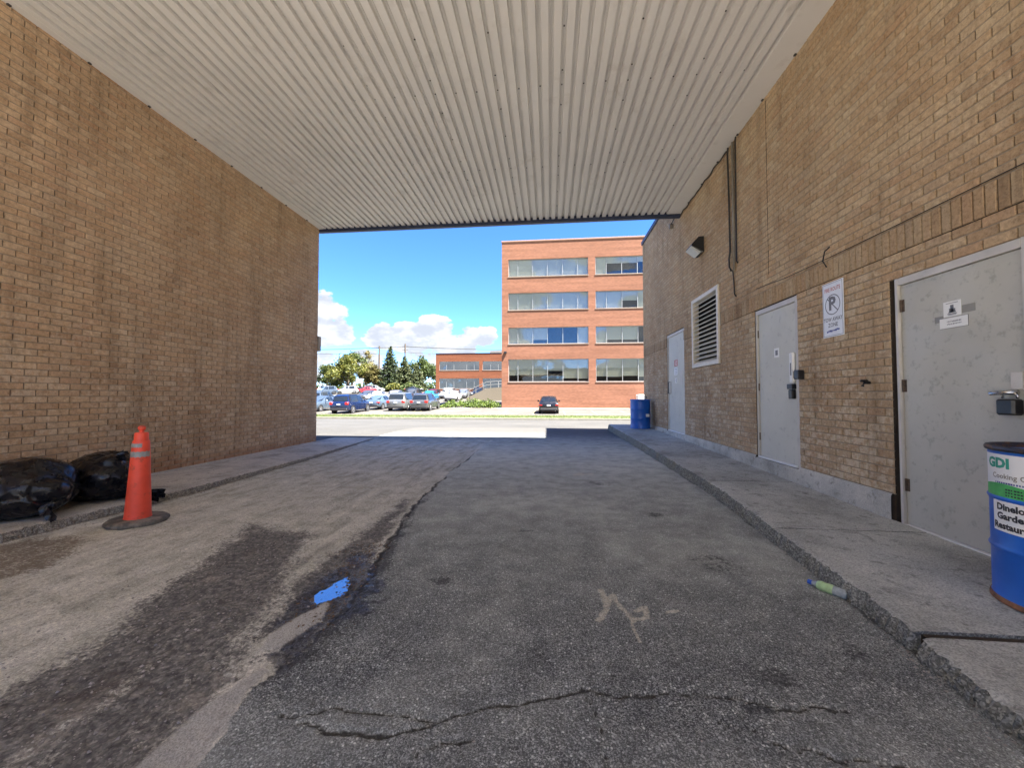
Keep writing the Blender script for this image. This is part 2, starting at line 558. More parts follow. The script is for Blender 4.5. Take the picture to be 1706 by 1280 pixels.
def asphalt_far_mat(name, col=(.17, .165, .155)):
    m, nt, b = new_mat(name)
    p = gpos(nt)
    n1, n2 = noise_tex(nt, p, .35, 6, .65), noise_tex(nt, p, 5, 6, .7)
    c = ramp(nt, n1, [(.3, tuple(k * .75 for k in col)), (.7, tuple(k * 1.25 for k in col))])
    c = mix(nt, ss(nt, n2, .5, .75, 0, .5), c, tuple(k * .5 for k in col))
    vo = N(nt, 'ShaderNodeTexVoronoi', i_Vector=p, i_Scale=70.0)
    c = mix(nt, .5, c, ramp(nt, N(nt, 'ShaderNodeSeparateColor', i_0=vo.outputs['Color']).outputs[0], [(0, (.6, .6, .6)), (1, (1.4, 1.4, 1.4))]), 'MULTIPLY')
    setp(nt, b, Base_Color=c, Roughness=.95)
    bump(nt, b, n2, .3, .01)
    return m


def facade_mat(name, col):
    """far brickwork: too small to tell the bricks apart"""
    m, nt, b = new_mat(name)
    p = gpos(nt)
    s = N(nt, 'ShaderNodeSeparateXYZ', i_0=p)
    v = N(nt, 'ShaderNodeCombineXYZ', i_0=mth(nt, 'ADD', s.outputs[0], s.outputs[1]), i_1=s.outputs[2])
    bt = N(nt, 'ShaderNodeTexBrick', i_Vector=v.outputs[0], i_Scale=1.0)
    bt.inputs['Brick Width'].default_value = .25
    bt.inputs['Row Height'].default_value = .078
    bt.inputs['Mortar Size'].default_value = .008
    bt.inputs['Color1'].default_value = (*[k * .85 for k in col], 1)
    bt.inputs['Color2'].default_value = (*[k * 1.12 for k in col], 1)
    bt.inputs['Mortar'].default_value = (*[k * .8 + .04 for k in col], 1)
    st = N(nt, 'ShaderNodeMapping', i_Vector=p, i_Rotation=(0, R(5), 0), i_Scale=(.10, .10, 1.9)).outputs[0]
    c = mix(nt, .8, bt.outputs[0], ramp(nt, noise_tex(nt, st, 1.6, 5, .6), [(.3, (.72, .70, .68)), (.7, (1.18, 1.18, 1.18))]), 'MULTIPLY')
    setp(nt, b, Base_Color=c, Roughness=.92)
    b.inputs['Specular IOR Level'].default_value = .25
    return m


def glass_mat(name, tint=(.55, .6, .62), refl=.22, rough=.02):
    m = bpy.data.materials.new(name)
    m.use_nodes = True
    nt = m.node_tree
    nt.nodes.clear()
    fr = N(nt, 'ShaderNodeFresnel', i_IOR=1.5)
    f = mth(nt, 'ADD', mth(nt, 'MULTIPLY', fr.outputs[0], .8), refl, clamp=True)
    t = N(nt, 'ShaderNodeBsdfTransparent', i_Color=(*tint, 1))
    g = N(nt, 'ShaderNodeBsdfGlossy', i_Color=(.95, .97, 1, 1), i_Roughness=rough)
    wv = N(nt, 'ShaderNodeBump', i_Strength=.04, i_Distance=.05)
    nt.links.new(noise_tex(nt, opos(nt), 1.2, 2), wv.inputs['Height'])
    nt.links.new(wv.outputs[0], g.inputs['Normal'])
    ms = nt.nodes.new('ShaderNodeMixShader')
    nt.links.new(f, ms.inputs[0])
    nt.links.new(t.outputs[0], ms.inputs[1])
    nt.links.new(g.outputs[0], ms.inputs[2])
    o = nt.nodes.new('ShaderNodeOutputMaterial')
    nt.links.new(ms.outputs[0], o.inputs[0])
    return m


def leaf_mat(name, a, b_, c_, scale=.5):
    m, nt, b = new_mat(name)
    p = gpos(nt)
    n = noise_tex(nt, p, scale, 3, .6)
    rnd = N(nt, 'ShaderNodeNewGeometry').outputs['Random Per Island']
    c = ramp(nt, mth(nt, 'ADD', mth(nt, 'MULTIPLY', n, .6), mth(nt, 'MULTIPLY', rnd, .4)), [(.25, a), (.5, b_), (.75, c_)])
    setp(nt, b, Base_Color=c, Roughness=.6)
    b.inputs['Subsurface Weight'].default_value = 0
    tr = N(nt, 'ShaderNodeBsdfTranslucent', i_Color=c)
    ms = nt.nodes.new('ShaderNodeMixShader')
    ms.inputs[0].default_value = .3
    o = [x for x in nt.nodes if x.type == 'OUTPUT_MATERIAL'][0]
    nt.links.new(b.outputs[0], ms.inputs[1])
    nt.links.new(tr.outputs[0], ms.inputs[2])
    nt.links.new(ms.outputs[0], o.inputs[0])
    return m


M = {}
M['brick_r'] = brick_mat('tan_brick', 1, PITCH_L, COURSE, BZ0, (1.03, .985, .865), efflo=.55)
M['brick_s'] = brick_mat('tan_brick_soldier', 1, COURSE, COURSE, BZ0, (.88, .84, .74), soldier=True, efflo=.3)
LZ0 = 0.085
M['brick_l'] = brick_mat('brown_brick', 1, PITCH_L, COURSE, LZ0, (1.06, .965, .855), efflo=.36)
M['mortar'] = mortar_mat('mortar', (.33, .265, .19))
M['mortar_deep'] = mortar_mat('mortar_deep', (.055, .04, .028))
M['far_brick'] = mortar_mat('plain_brickwork', (.30, .21, .14))
M['concrete'] = concrete_mat('walkway_concrete')
M['concrete_l'] = concrete_mat('dusty_walkway', (.50, .465, .395), (.21, .185, .15))
M['plinth'] = concrete_mat('painted_plinth', (.50, .485, .435), (.2, .19, .16), ag=False)
M['paving'] = paving_mat()
M['road'] = asphalt_far_mat('pale_asphalt', (.068, .065, .059))
M['lot'] = asphalt_far_mat('lot_asphalt', (.092, .084, .073))
M['yard'] = asphalt_far_mat('pale_bounce_yard', (.50, .46, .40))
M['kerb'] = plain('kerb_concrete', (.22, .205, .17), .9, var=.2, scale=2)
M['soil'] = plain('meadow', (.10, .13, .045), .95, var=.4, scale=.05)
M['grass'] = leaf_mat('grass', (.06, .09, .018), (.115, .15, .032), (.20, .215, .06), .8)
M['soffit'] = plain('painted_soffit_metal', (.68, .655, .615), .6, var=.06, scale=.8, dirt=((.36, .32, .27), 2.4, .56, .30), world_space=True)
M['screw'] = plain('screw', (.05, .045, .04), .5)
M['navy'] = plain('navy_metal', (.018, .026, .06), .45, var=.2)
M['door'] = plain('grey_door_paint', (.545, .53, .46), .55, var=.06, scale=2.0, bumps=.12, bscale=25, dirt=((.20, .20, .18), 9, .56, .35))
M['door_worn'] = plain('scuffed_grey_door_paint', (.46, .445, .385), .55, var=.08, scale=1.4, bumps=.15, bscale=22, dirt=((.25, .24, .20), 16, .53, .5))
M['frame'] = plain('grey_frame_paint', (.52, .49, .44), .5, var=.1, scale=4, dirt=((.2, .17, .13), 5, .58, .5))
M['white_paint'] = plain('white_paint', (.78, .78, .76), .5, var=.05)
M['vent'] = plain('vent_paint', (.66, .61, .52), .5, var=.08)
M['steel'] = plain('brushed_steel', (.5, .5, .5), .3, 1.0, var=.1)
M['black'] = plain('black_plastic', (.012, .012, .013), .38, var=.2)
M['dark'] = plain('dark_interior', (.012, .012, .012), .9)
M['rust'] = plain('rusty_hinge', (.10, .07, .05), .7, .3, var=.4, scale=30)
M['cable'] = plain('cable_sheath', (.018, .016, .014), .5)
M['conduit'] = plain('grey_conduit', (.24, .215, .175), .5, .3)
M['paper'] = plain('paper', (.80, .80, .78), .75, var=.03)
M['sign_white'] = plain('sign_white', (.74, .75, .77), .4, var=.05, scale=9)
M['ink'] = plain('ink_black', (.03, .03, .035), .6)
M['ink_grey'] = plain('ink_grey', (.16, .16, .17), .6, var=.3, scale=60)
M['ink_red'] = plain('ink_red', (.50, .17, .15), .6, var=.25, scale=60)
M['ink_blue'] = plain('ink_blue', (.05, .07, .28), .6, var=.3, scale=60)
M['ink_green'] = plain('ink_green', (.03, .34, .24), .5)
M['label_green'] = plain('label_green', (.07, .42, .10), .5, var=.25, scale=12)
M['tape'] = plain('old_tape', (.25, .235, .19), .5)
M['orange'] = plain('cone_orange', (.78, .078, .037), .55, var=.16, scale=4, bumps=.1, bscale=12, dirt=((.24, .06, .035), 9, .54, .6))
M['reflect'] = plain('grey_reflector', (.26, .27, .26), .45, var=.25, scale=25)
M['rubber'] = plain('rubber', (.09, .085, .07), .85, var=.3, dirt=((.26, .22, .17), 9, .46, .75))
M['bag'] = plain('bin_liner', (.005, .005, .0075), .28, spec=.38, var=.2, bumps=.25, bscale=18)
M['drum'] = plain('blue_drum', (.008, .115, .52), .36, var=.12, scale=3, bumps=.08, bscale=8, dirt=((.02, .15, .55), 2.5, .55, .4))
M['drum_rim'] = plain('worn_drum_rim', (.03, .033, .05), .4, .2, dirt=((.17, .08, .03), 20, .5, .7))
M['rust_band'] = plain('rusty_foot', (.22, .10, .045), .8, var=.5, scale=25)
M['pet_label'] = plain('bottle_label', (.42, .60, .30), .35, var=.2, scale=30)
M['cap_blue'] = plain('bottle_cap', (.02, .10, .50), .4)
M['pet'] = plain('clear_plastic', (.72, .80, .84), .15, var=.25, scale=40)
M['pet'].node_tree.nodes['Principled BSDF'].inputs['Transmission Weight'].default_value = .55
M['water'] = glass_mat('puddle_water', (.45, .42, .38), .40, .03)
M['lens'] = plain('lamp_lens', (.45, .47, .48), .18, var=.1)
M['brick_office'] = facade_mat('orange_facade_brick', (.275, .122, .072))
M['brick_low'] = facade_mat('red_orange_facade_brick', (.22, .074, .033))
M['cope'] = plain('metal_coping', (.30, .17, .12), .6)
M['rail'] = plain('railing_paint', (.22, .22, .21), .6)
M['sill'] = plain('sill_stone', (.26, .20, .155), .8)
M['mullion'] = plain('mullion', (.42, .43, .42), .4, .3)
M['blind'] = plain('window_blind', (.56, .56, .52), .7, var=.06, scale=.4)
M['blind2'] = plain('window_blind_beige', (.58, .545, .44), .7, var=.05, scale=.4)
M['pane'] = glass_mat('office_glass', (.92, .94, .92), .03)
M['pane_dark'] = glass_mat('tinted_glass', (.38, .47, .50), .22)
M['room'] = plain('office_interior', (.05, .055, .055), .9, var=.4, scale=.8)
M['roofing'] = plain('roof_gravel', (.25, .24, .22), .9)
M['bark'] = plain('bark', (.10, .075, .055), .9, var=.35, scale=4)
M['pole'] = plain('weathered_pole', (.10, .075, .06), .9, var=.3, scale=3)
M['leaf_y'] = leaf_mat('autumn_leaf', (.04, .055, .010), (.115, .13, .022), (.24, .22, .04), .35)
M['leaf_g'] = leaf_mat('green_leaf', (.022, .042, .012), (.06, .09, .02), (.13, .155, .03), .4)
M['leaf_o'] = leaf_mat('orange_leaf', (.06, .055, .015), (.13, .115, .032), (.22, .175, .055), .4)
M['leaf_thin'] = leaf_mat('sparse_leaf', (.10, .085, .035), (.20, .17, .06), (.32, .26, .10), .5)
M['spruce'] = leaf_mat('spruce_needle', (.018, .034, .012), (.045, .07, .026), (.11, .13, .05), .6)
M['spruce_l'] = leaf_mat('spruce_pale_needle', (.03, .048, .018), (.085, .105, .042), (.18, .19, .08), .7)
M['juniper'] = leaf_mat('juniper', (.03, .055, .010), (.09, .14, .02), (.20, .26, .04), 1.1)
M['tyre'] = plain('tyre', (.02, .02, .02), .8)
M['rim'] = plain('alloy_rim', (.45, .45, .46), .35, .8)
M['trim'] = plain('black_trim', (.025, .025, .027), .55)
M['car_glass'] = plain('car_glass', (.012, .016, .02), .05, spec=.9, var=.2)
M['tail'] = plain('tail_lamp', (.45, .02, .015), .2)
M['head'] = plain('head_lamp', (.75, .77, .80), .12)
M['plate'] = plain('number_plate', (.75, .77, .80), .4)
M['stripe'] = plain('yellow_road_paint', (.26, .22, .12), .8, var=.25, scale=3)
M['stone'] = plain('loose_gravel', (.30, .27, .23), .9, var=.5, scale=7)
M['leaf_litter'] = plain('leaf_litter', (.15, .09, .04), .9, var=.6, scale=14)
M['beige'] = plain('beige_render', (.20, .17, .125), .9)


def paint(name, col, metal=.35, rough=.28):
    return plain(name, col, rough, metal, var=.04, scale=1.5, coat=.8)


def text_mesh(body, size, bold=0.0, font_w=1.0):
    cu = bpy.data.curves.new('lettering', 'FONT')
    cu.body = body
    cu.size = size
    cu.align_x = 'CENTER'
    cu.align_y = 'CENTER'
    cu.offset = bold
    cu.resolution_u = 2
    to = bpy.data.objects.new('lettering', cu)
    COL.objects.link(to)
    dg = bpy.context.evaluated_depsgraph_get()
    dg.update()
    me = to.evaluated_get(dg).to_mesh()
    vv = [(v.co.x * font_w, v.co.y) for v in me.vertices]
    ff = [tuple(p.vertices) for p in me.polygons]
    to.evaluated_get(dg).to_mesh_clear()
    bpy.data.objects.remove(to)
    bpy.data.curves.remove(cu)
    return vv, ff


def wall_text(mb, body, size, x, yc, zc, bold=0.0, mi=0, font_w=1.0, rot=0.0):
    """flat lettering on a face that looks towards -x (text runs towards -y)"""
    vv, ff = text_mesh(body, size, bold, font_w)
    ca, sa = math.cos(rot), math.sin(rot)
    mb.add([(x, yc - (u * ca - v * sa), zc + u * sa + v * ca) for u, v in vv], ff, mi)


# ------------------------------------------------------------------ ground and paving
def sheet(name, xs, ys, zf, mat):
    mb = MB()
    nx = len(xs)
    vv = [(x, y, zf(x, y)) for y in ys for x in xs]
    ff = [(j * nx + i, j * nx + i + 1, (j + 1) * nx + i + 1, (j + 1) * nx + i) for j in range(len(ys) - 1) for i in range(nx - 1)]
    mb.add(vv, ff)
    return tag(mb.build(name, mat, smooth=True), kind='structure')


PROF = [-60, -30, 4, 8, 13, 17, 20, 24, 27]
sheet('ground', [-700, -200, -90, 0, 40, 200, 700], [-300, -60, 4, 13, 27, 31, 42, 84, 110, 140, 300, 900], lambda x, y: gzf(y) - .30, M['soil'])
sheet('road', list(np.linspace(-80, 60, 15)), [9.35] + list(np.linspace(10, 27, 18)), lambda x, y: gzf(y) - .008, M['road'])
sheet('rear_bounce_yard', list(np.linspace(-60, 60, 13)), [-60, -30, -8, 0, 1.0], lambda x, y: -.008, M['yard'])  # unseen ground behind the camera, made pale to bounce light inside
sheet('parking_lot', list(np.linspace(-110, 45, 16)), [30.6, 34, 38, 42] + list(np.linspace(46, 118, 19)), lambda x, y: gzf(y), M['lot'])


def dist_poly(X, Y, pts, closed):
    P = np.array(pts, float)
    d = np.full(X.shape, 1e9)
    inside = np.zeros(X.shape, bool)
    n = len(P)
    for i in range(n if closed else n - 1):
        a, b = P[i], P[(i + 1) % n]
        ab = b - a
        t = np.clip(((X - a[0]) * ab[0] + (Y - a[1]) * ab[1]) / (ab @ ab), 0, 1)
        d = np.minimum(d, np.hypot(X - a[0] - t * ab[0], Y - a[1] - t * ab[1]))
        if closed:
            c = ((a[1] > Y) != (b[1] > Y)) & (X < (b[0] - a[0]) * (Y - a[1]) / (b[1] - a[1] + 1e-12) + a[0])
            inside ^= c
    return np.where(inside, -d, d) if closed else d


KERB_R = [(-9, 1.55), (0, 1.60), (1.7, 1.70), (2.2, 1.80), (4.9, 2.03), (9, 2.02), (13.2, 1.97)]
KERB_L = [(-9, -4.72), (2.9, -4.70), (4.6, -4.58), (7, -4.60), (10.2, -4.82)]


def kerb(tab, y):
    return float(np.interp(y, [a for a, _ in tab], [b for _, b in tab]))


def make_driveway():
    xs = np.concatenate([np.linspace(-5.0, -3.2, 60)[:-1], np.linspace(-3.2, 2.25, 380)])
    ys = [0.75]
    while ys[-1] < 14.5:
        ys.append(ys[-1] + max(.0085 * ys[-1], .01))
    ys = np.array(ys)
    X, Y = np.meshgrid(xs, ys)
    w1 = (fbm(X, Y, 2.2, 3) - .5)
    w2 = (fbm(X, Y, 9, 5) - .5)
    Xw, Yw = X + w1 * .22 + w2 * .06, Y + (fbm(X, Y, 2.2, 9) - .5) * .3

    def soft(d, w):
        return np.clip(.5 - d / (2 * w), 0, 1)
    ex = np.interp(Yw, [0, 1.13, 1.25, 1.44, 1.68, 1.73, 2.12, 2.55, 3.22, 4.17, 5.89, 8.67, 11, 15], [-1.30, -1.24, -1.20, -1.24, -1.28, -1.22, -1.21, -1.24, -1.40, -1.54, -1.62, -1.57, -1.5, -1.4])
    de = ex - (X + w2 * .10 + w1 * .05)                    # <0 on the asphalt
    asph = soft(de, .03)
    old = np.clip(1 - (Y - 8.5) / 3.5, 0, 1)               # further out both surfaces wear to the same grey
    asph = np.maximum(asph, np.clip((Y + w1 * 3 - 8.8) / 2.2, 0, 1))  # pale slab colour gives way to asphalt outside, offsetting the sun
    d_core = dist_poly(Xw, Yw, [(-2.95, 3.6), (-2.5, 2.39), (-2.34, 1.83), (-2.28, 1.3), (-2.2, .7), (-1.35, .7), (-1.42, 1.24), (-1.42, 1.62), (-1.62, 1.95), (-1.72, 2.38), (-1.9, 2.83), (-2.1, 3.3)], True)
    d_band = dist_poly(Xw, Yw, [(-1.57, 2.0), (-1.72, 2.43), (-1.72, 2.9), (-1.74, 3.6), (-1.72, 4.6), (-1.62, 4.6), (-1.54, 3.8), (-1.42, 3.2), (-1.28, 2.6), (-1.22, 2.1), (-1.22, 1.70), (-1.40, 1.75)], True)
    streak = np.clip((fbm(X * 4.5 + Y * 1.2, Y * .55, 1.4, 21, 5) - .52) * 5, 0, 1) * (X < ex) * np.clip((X + 3.4) / .8, 0, 1)
    u = X + .22 * (Y - 2)
    anis = fbm(u * 5.5, Y * .8, 1.2, 23, 5)
    ruts = np.clip(.30 + (anis - .42) * 5.0, 0, 1)
    dirt = np.maximum.reduce([soft(d_core, .24) * (.60 + .38 * ruts), soft(d_band, .12) * .85, streak * .0])
    patch = np.maximum.reduce([soft(dist_poly(X + w2 * .05, Y + w2 * .05, p, True), .03) for p in (
        [(-1.34, 1.74), (-1.40, 1.44), (-1.40, 1.20), (-1.42, .9), (-1.22, .9), (-1.21, 1.24), (-1.235, 1.43), (-1.285, 1.61)],
        [(-1.43, 1.80), (-1.35, 1.84), (-1.28, 2.10), (-1.37, 2.30), (-1.41, 2.20), (-1.46, 2.07), (-1.46, 1.93)])])
    cr = np.zeros_like(X)
    for pts, w in (([(-.96, 1.43), (-.61, 1.40), (-.49, 1.46), (-.43, 1.51), (-.22, 1.58), (.06, 1.67), (.13, 1.71), (.25, 1.69), (.55, 1.74), (.76, 1.72), (.9, 1.69), (1.2, 1.70)], .011),
                   ([(-1.06, 1.47), (-.86, 1.51), (-.66, 1.52), (-.51, 1.51), (-.43, 1.51)], .008),
                   ([(.62, 1.62), (.74, 1.59), (.80, 1.53), (.88, 1.51), (1.0, 1.47), (1.4, 1.46)], .007),
                   ([(-.55, 1.2), (-.45, 1.35), (-.38, 1.41), (-.28, 1.44)], .007), ([(.13, 1.71), (.2, 1.5), (.16, 1.3), (.25, 1.0)], .004)):
        d = dist_poly(X + w2 * .06 + w1 * .03, Y + (fbm(X, Y, 14, 31) - .5) * .07, pts, False)
        cr = np.maximum(cr, np.clip(1.15 - d / (w * (.5 + 1.1 * fbm(X, Y, 3, 44))), 0, 1))
    # the broken edge line where the newer asphalt stops
    ed = np.abs(de + .012) / .030
    edge_line = np.clip(1.1 - ed, 0, 1) * np.clip((Y - 1.6) * 2, 0, 1) * np.clip(1.25 - (Y - 6.6) / 3, 0, 1) * np.clip(fbm(X, Y, 1.8, 70) * 2.6 - .25, 0, 1)
    e2 = dist_poly(X + w2 * .08, Y, [(-1.80, 3.0), (-1.86, 3.73), (-1.89, 4.63), (-1.90, 6.0), (-1.84, 7.2)], False)
    edge_line = np.maximum(edge_line, np.clip(1 - e2 / .018, 0, 1) * .8 * np.clip(fbm(X, Y, 2.5, 75) * 3 - 1, 0, 1))
    cr = np.maximum(cr, edge_line)
    d_pud = dist_poly(X + w2 * .05, Y + w1 * .05, [(-1.51, 2.30), (-1.51, 2.42), (-1.46, 2.51), (-1.41, 2.62), (-1.36, 2.52), (-1.32, 2.40), (-1.36, 2.30), (-1.44, 2.25)], True)
    wet = soft(dist_poly(X + w2 * .22, Y + w1 * .2, [(-1.50, 1.95), (-1.60, 2.28), (-1.57, 2.6), (-1.55, 3.0), (-1.45, 3.1), (-1.10, 2.5), (-1.10, 2.15), (-1.18, 1.96), (-1.18, 1.66), (-1.33, 1.70)], True), .09)
    wet = wet * (1 - patch)
    pt = np.zeros_like(X)
    for pts, w in (([(.33, 2.58), (.33, 2.35), (.28, 2.24)], .020), ([(.34, 2.40), (.40, 2.53), (.42, 2.36), (.46, 2.25), (.55, 2.29), (.57, 2.40), (.49, 2.34)], .018),
                   ([(.45, 2.23), (.46, 2.06)], .011), ([(.69, 2.36), (.74, 2.37)], .016), ([(.66, 6.2), (.41, 6.09), (.5, 6.25)], .05)):
        pt = np.maximum(pt, np.clip(1.2 - dist_poly(X + w2 * .05, Y + w2 * .05, pts, False) / (w * 1.6), 0, 1))
    st = np.zeros_like(X)
    for sx, sy, a, b in ((1.01, 1.83, .13, .10), (.82, 1.64, .07, .05), (1.11, 4.25, .14, .12), (.28, 1.80, .025, .02), (-.2, 3.6, .1, .07), (1.5, 2.1, .2, .12), (-.75, 2.6, .12, .1), (1.25, 3.1, .25, .3), (.7, 5.6, .3, .25)):
        k = .62 if a < .2 else .5
        st = np.maximum(st, np.clip(1.2 - np.hypot((X + w2 * .16 - sx) / a, (Y + w1 * .2 - sy) / b) * .8, 0, 1) * k)
    damp = np.clip(1.15 + de / np.interp(Y, [1, 2.4, 4.5, 7], [.10, .26, .16, .05]), 0, 1) * (de < .02) * np.clip((Y - 1.3) * 2, 0, 1) * np.clip(1.2 - (Y - 3.4) / 3.6, 0, 1)
    st = np.maximum(st, damp * (.45 + .55 * fbm(X, Y, 5, 141)))
    brn = soft(dist_poly(Xw, Yw, [(-4.6, 2.3), (-4.6, 3.1), (-4.0, 3.1), (-3.75, 2.76), (-3.63, 2.45), (-3.75, 2.0), (-4.3, 1.9)], True), .12) * .6
    kl = np.interp(Y, [a for a, _ in KERB_L], [b for _, b in KERB_L])
    kr = np.interp(Y, [a for a, _ in KERB_R], [b for _, b in KERB_R])
    brn = np.maximum(brn, np.clip(1 - (X - kl) / .10, 0, 1) * (.35 + .9 * fbm(X, Y, 3, 88)))
    st = np.maximum(st, np.clip(1 - (kr - X) / .07, 0, 1) * (.2 + .7 * fbm(X, Y, 4, 89)))
    dust_light = np.clip((Y - 1.7) / 6.0, 0, .95) + np.clip((fbm(X, Y, .9, 61) - .45) * 1.1, 0, .35)  # lane paler with distance: some dust, mostly light put into the colour
    dust_light = np.clip(dust_light, 0, 1) * np.clip(1 - (Y - 8.6) / 3.0, 0, 1)
    # relief
    left = 1 - asph
    Z = gz(Y) + left * ((fbm(X, Y, 5, 101) - .5) * .016 + (fbm(X, Y, 24, 103) - .5) * .009) + asph * ((fbm(X, Y, 1.3, 105) - .5) * .012 + (fbm(X, Y, 60, 107, 2) - .5) * .0035)
    Z += asph * .006 * old + patch * .008 - cr * .014 - dirt * left * .006
    Z -= .020 * np.clip(1 - np.maximum(d_pud + .035, 0) / .06, 0, 1)
    Z += np.clip(1 - np.abs(d_pud - .08) / .06, 0, 1) * .004
    Z += np.clip(1 - np.abs(d_pud) / .12, 0, 1) * ((fbm(X, Y, 45, 131, 3) - .5) * .024 + (fbm(X, Y, 11, 133, 2) - .5) * .004)
    Z += .010 * np.clip((Y - 13.2) / -1.0, 0, 1) * 0
    ny, nx = X.shape
    me = bpy.data.meshes.new('driveway')
    V = np.stack([X, Y, Z], -1).reshape(-1, 3)
    idx = np.arange(ny * nx).reshape(ny, nx)
    F = np.stack([idx[:-1, :-1], idx[:-1, 1:], idx[1:, 1:], idx[1:, :-1]], -1).reshape(-1, 4)
    me.vertices.add(len(V))
    me.vertices.foreach_set('co', V.astype(np.float32).ravel())
    me.loops.add(F.size)
    me.loops.foreach_set('vertex_index', F.astype(np.int32).ravel())
    me.polygons.add(len(F))
    me.polygons.foreach_set('loop_start', (np.arange(len(F)) * 4).astype(np.int32))
    me.polygons.foreach_set('use_smooth', np.ones(len(F), bool))
    me.update(calc_edges=True)
    for nm, ch in (('mask_a', (asph, dirt, patch)), ('mask_b', (cr, wet, pt)), ('mask_c', (st, brn, dust_light))):
        at = me.attributes.new(nm, 'FLOAT_COLOR', 'POINT')
        at.data.foreach_set('color', np.stack([*ch, np.ones_like(X)], -1).astype(np.float32).ravel())
    me.materials.append(M['paving'])
    o = bpy.data.objects.new('driveway', me)
    COL.objects.link(o)
    tag(o, kind='structure')


make_driveway()
# standing water in the pothole
mb = MB()
mb.add([(-1.62 + .44 * (i % 2), 2.14 + .6 * (i // 2), -.0150) for i in range(4)], [(0, 1, 3, 2)])
tag(mb.build('puddle', M['water']), kind='structure')


def slab(parent, tab, xw, y0, y1, zt, zb, mat, seed, side=1, name='slab', rough=1.0):
    """one cast slab: flat top, worn ragged kerb face towards the drive (side=1: drive lies at smaller x)"""
    ny = max(6, int((y1 - y0) / (.011 if y0 < 5.4 else .022)))
    ts = [0, .004, .012, .03, .06, .12, .25, .5, .75, 1.0]
    vv, ff = [], []
    for j in range(ny + 1):
        y = y0 + (y1 - y0) * j / ny
        xe = kerb(tab, y)
        n = mnoise.noise
        r = (n((y * 5, seed, 0)) * .016 + n((y * 19, seed, 3)) * .014 + n((y * 47, seed, 5)) * .012) * rough
        row = []
        zt_ = zt(y)
        for k in range(5):                                # face rows from bottom to arris
            t = k / 4
            rr = n((y * 45, seed + k * 1.7, 7)) * .018 * rough + n((y * 90, seed + k * 2.9, 7)) * .008 * rough
            row.append((xe + side * (r * .6 + rr + (.012 * rough if k == 4 else 0) - .012 * (1 - t)), y, zb + (zt_ - .012 - zb) * t + (n((y * 30, k, seed)) * .006 * rough if k == 4 else 0)))
        for t in ts:
            x = xe + side * (r + .014) + (xw - xe - side * (r + .014)) * t
            dz = -.012 * rough * max(0, 1 - t / .02) * (.5 + n((y * 25, seed, 1))) + n((x * 3, y * 3, seed)) * .004 + n((x * 22, y * 22, seed)) * .0018
            row.append((x, y, zt_ + dz))
        vv += row
    m = 5 + len(ts)
    for j in range(ny):
        for k in range(m - 1):
            q = (j * m + k, j * m + k + 1, (j + 1) * m + k + 1, (j + 1) * m + k)
            ff.append(q if side == -1 else q[::-1])
    for j, rev in ((0, side == 1), (ny, side == -1)):
        ring = [j * m + k for k in range(m)]
        base = len(vv)
        vv.append((xw, vv[ring[0]][1], zb))
        f = tuple(ring + [base])
        ff.append(f if rev else f[::-1])
    mb = MB()
    mb.add(vv, ff)
    return mb.build(name, mat, parent, smooth=True, angle=40)


def walk_r(y):
    return .13 + .0172 * (y - 3.7)


wr = bpy.data.objects.new('walkway_right', None)
COL.objects.link(wr)
tag(wr, kind='structure')
ys_ = [2.12, 3.55, 5.3, 7.1, 9.0, 11.0, 13.25]
for i in range(len(ys_) - 1):
    slab(wr, KERB_R, 3.128, ys_[i] + .006, ys_[i + 1] - .006, walk_r, -.05, M['concrete'], 3.3 + i * 5, rough=1.15)
for i, (a, b) in enumerate(((-2.6, -1.2), (-1.2, .1), (.1, 2.085))):
    slab(wr, KERB_R, 3.128, a + .006, b - .012, lambda y: .092 + .004 * y, -.05, M['concrete'], 40 + i * 7, rough=1.6)
mb = MB()
mb.box(2.15, 3.12, -2.6, 13.2, -.2, .025)
mb.build('bedding', M['mortar_deep'], wr)
mb = MB()
mb.box(1.83, 3.12, 2.062, 2.13, -.04, .086)  # dark strip set in the gap between two slabs
mb.build('dark_gap_strip', M['mortar_deep'], wr)

wlk = bpy.data.objects.new('walkway_left', None)
COL.objects.link(wlk)
tag(wlk, kind='structure')


def walk_l(y):
    return float(np.interp(y, [-8, 4.3, 9.4, 10.2], [.085, .082, .062 + .03, .10]))


ys_ = [-2.6, -1, .4, 2.5, 4.55, 6.6, 8.6, 10.2]
for i in range(len(ys_) - 1):
    slab(wlk, KERB_L, -5.948, ys_[i] + .005, ys_[i + 1] - .005, walk_l, -.05, M['concrete_l'], 80 + i * 3, side=-1, rough=1.5)
mb = MB()
mb.box(-5.94, -4.84, -2.6, 10.1, -.2, .02)
mb.build('bedding', M['mortar_deep'], wlk)


# ------------------------------------------------------------------ brick buildings beside the passage
def brick_geo(L, H, depth, ch=.0045, jx=0, rs=None):
    """chamfered brick: local y = length, z = height, front at x=0 looking to -x, body goes to +x"""
    rs = rs or rng
    j = lambda a: rs.uniform(-a, a)
    l, h = L / 2, H / 2
    o = [(depth, -l, -h), (depth, l, -h), (depth, l, h), (depth, -l, h)]
    mdl = [(ch, -l + j(.001), -h + j(.001)), (ch, l + j(.001), -h + j(.001)), (ch, l + j(.001), h + j(.001)), (ch, -l + j(.001), h + j(.001))]
    f = [(jx + j(.0012), -l + ch, -h + ch), (jx + j(.0012), l - ch, -h + ch), (jx + j(.0012), l - ch, h - ch), (jx + j(.0012), -l + ch, h - ch)]
    vv = o + mdl + f
    ff = [(8, 11, 10, 9)]
    for k in range(4):
        k2 = (k + 1) % 4
        ff += [(k, 4 + k, 4 + k2, k2), (4 + k, 8 + k, 8 + k2, 4 + k2)]
    return vv, ff


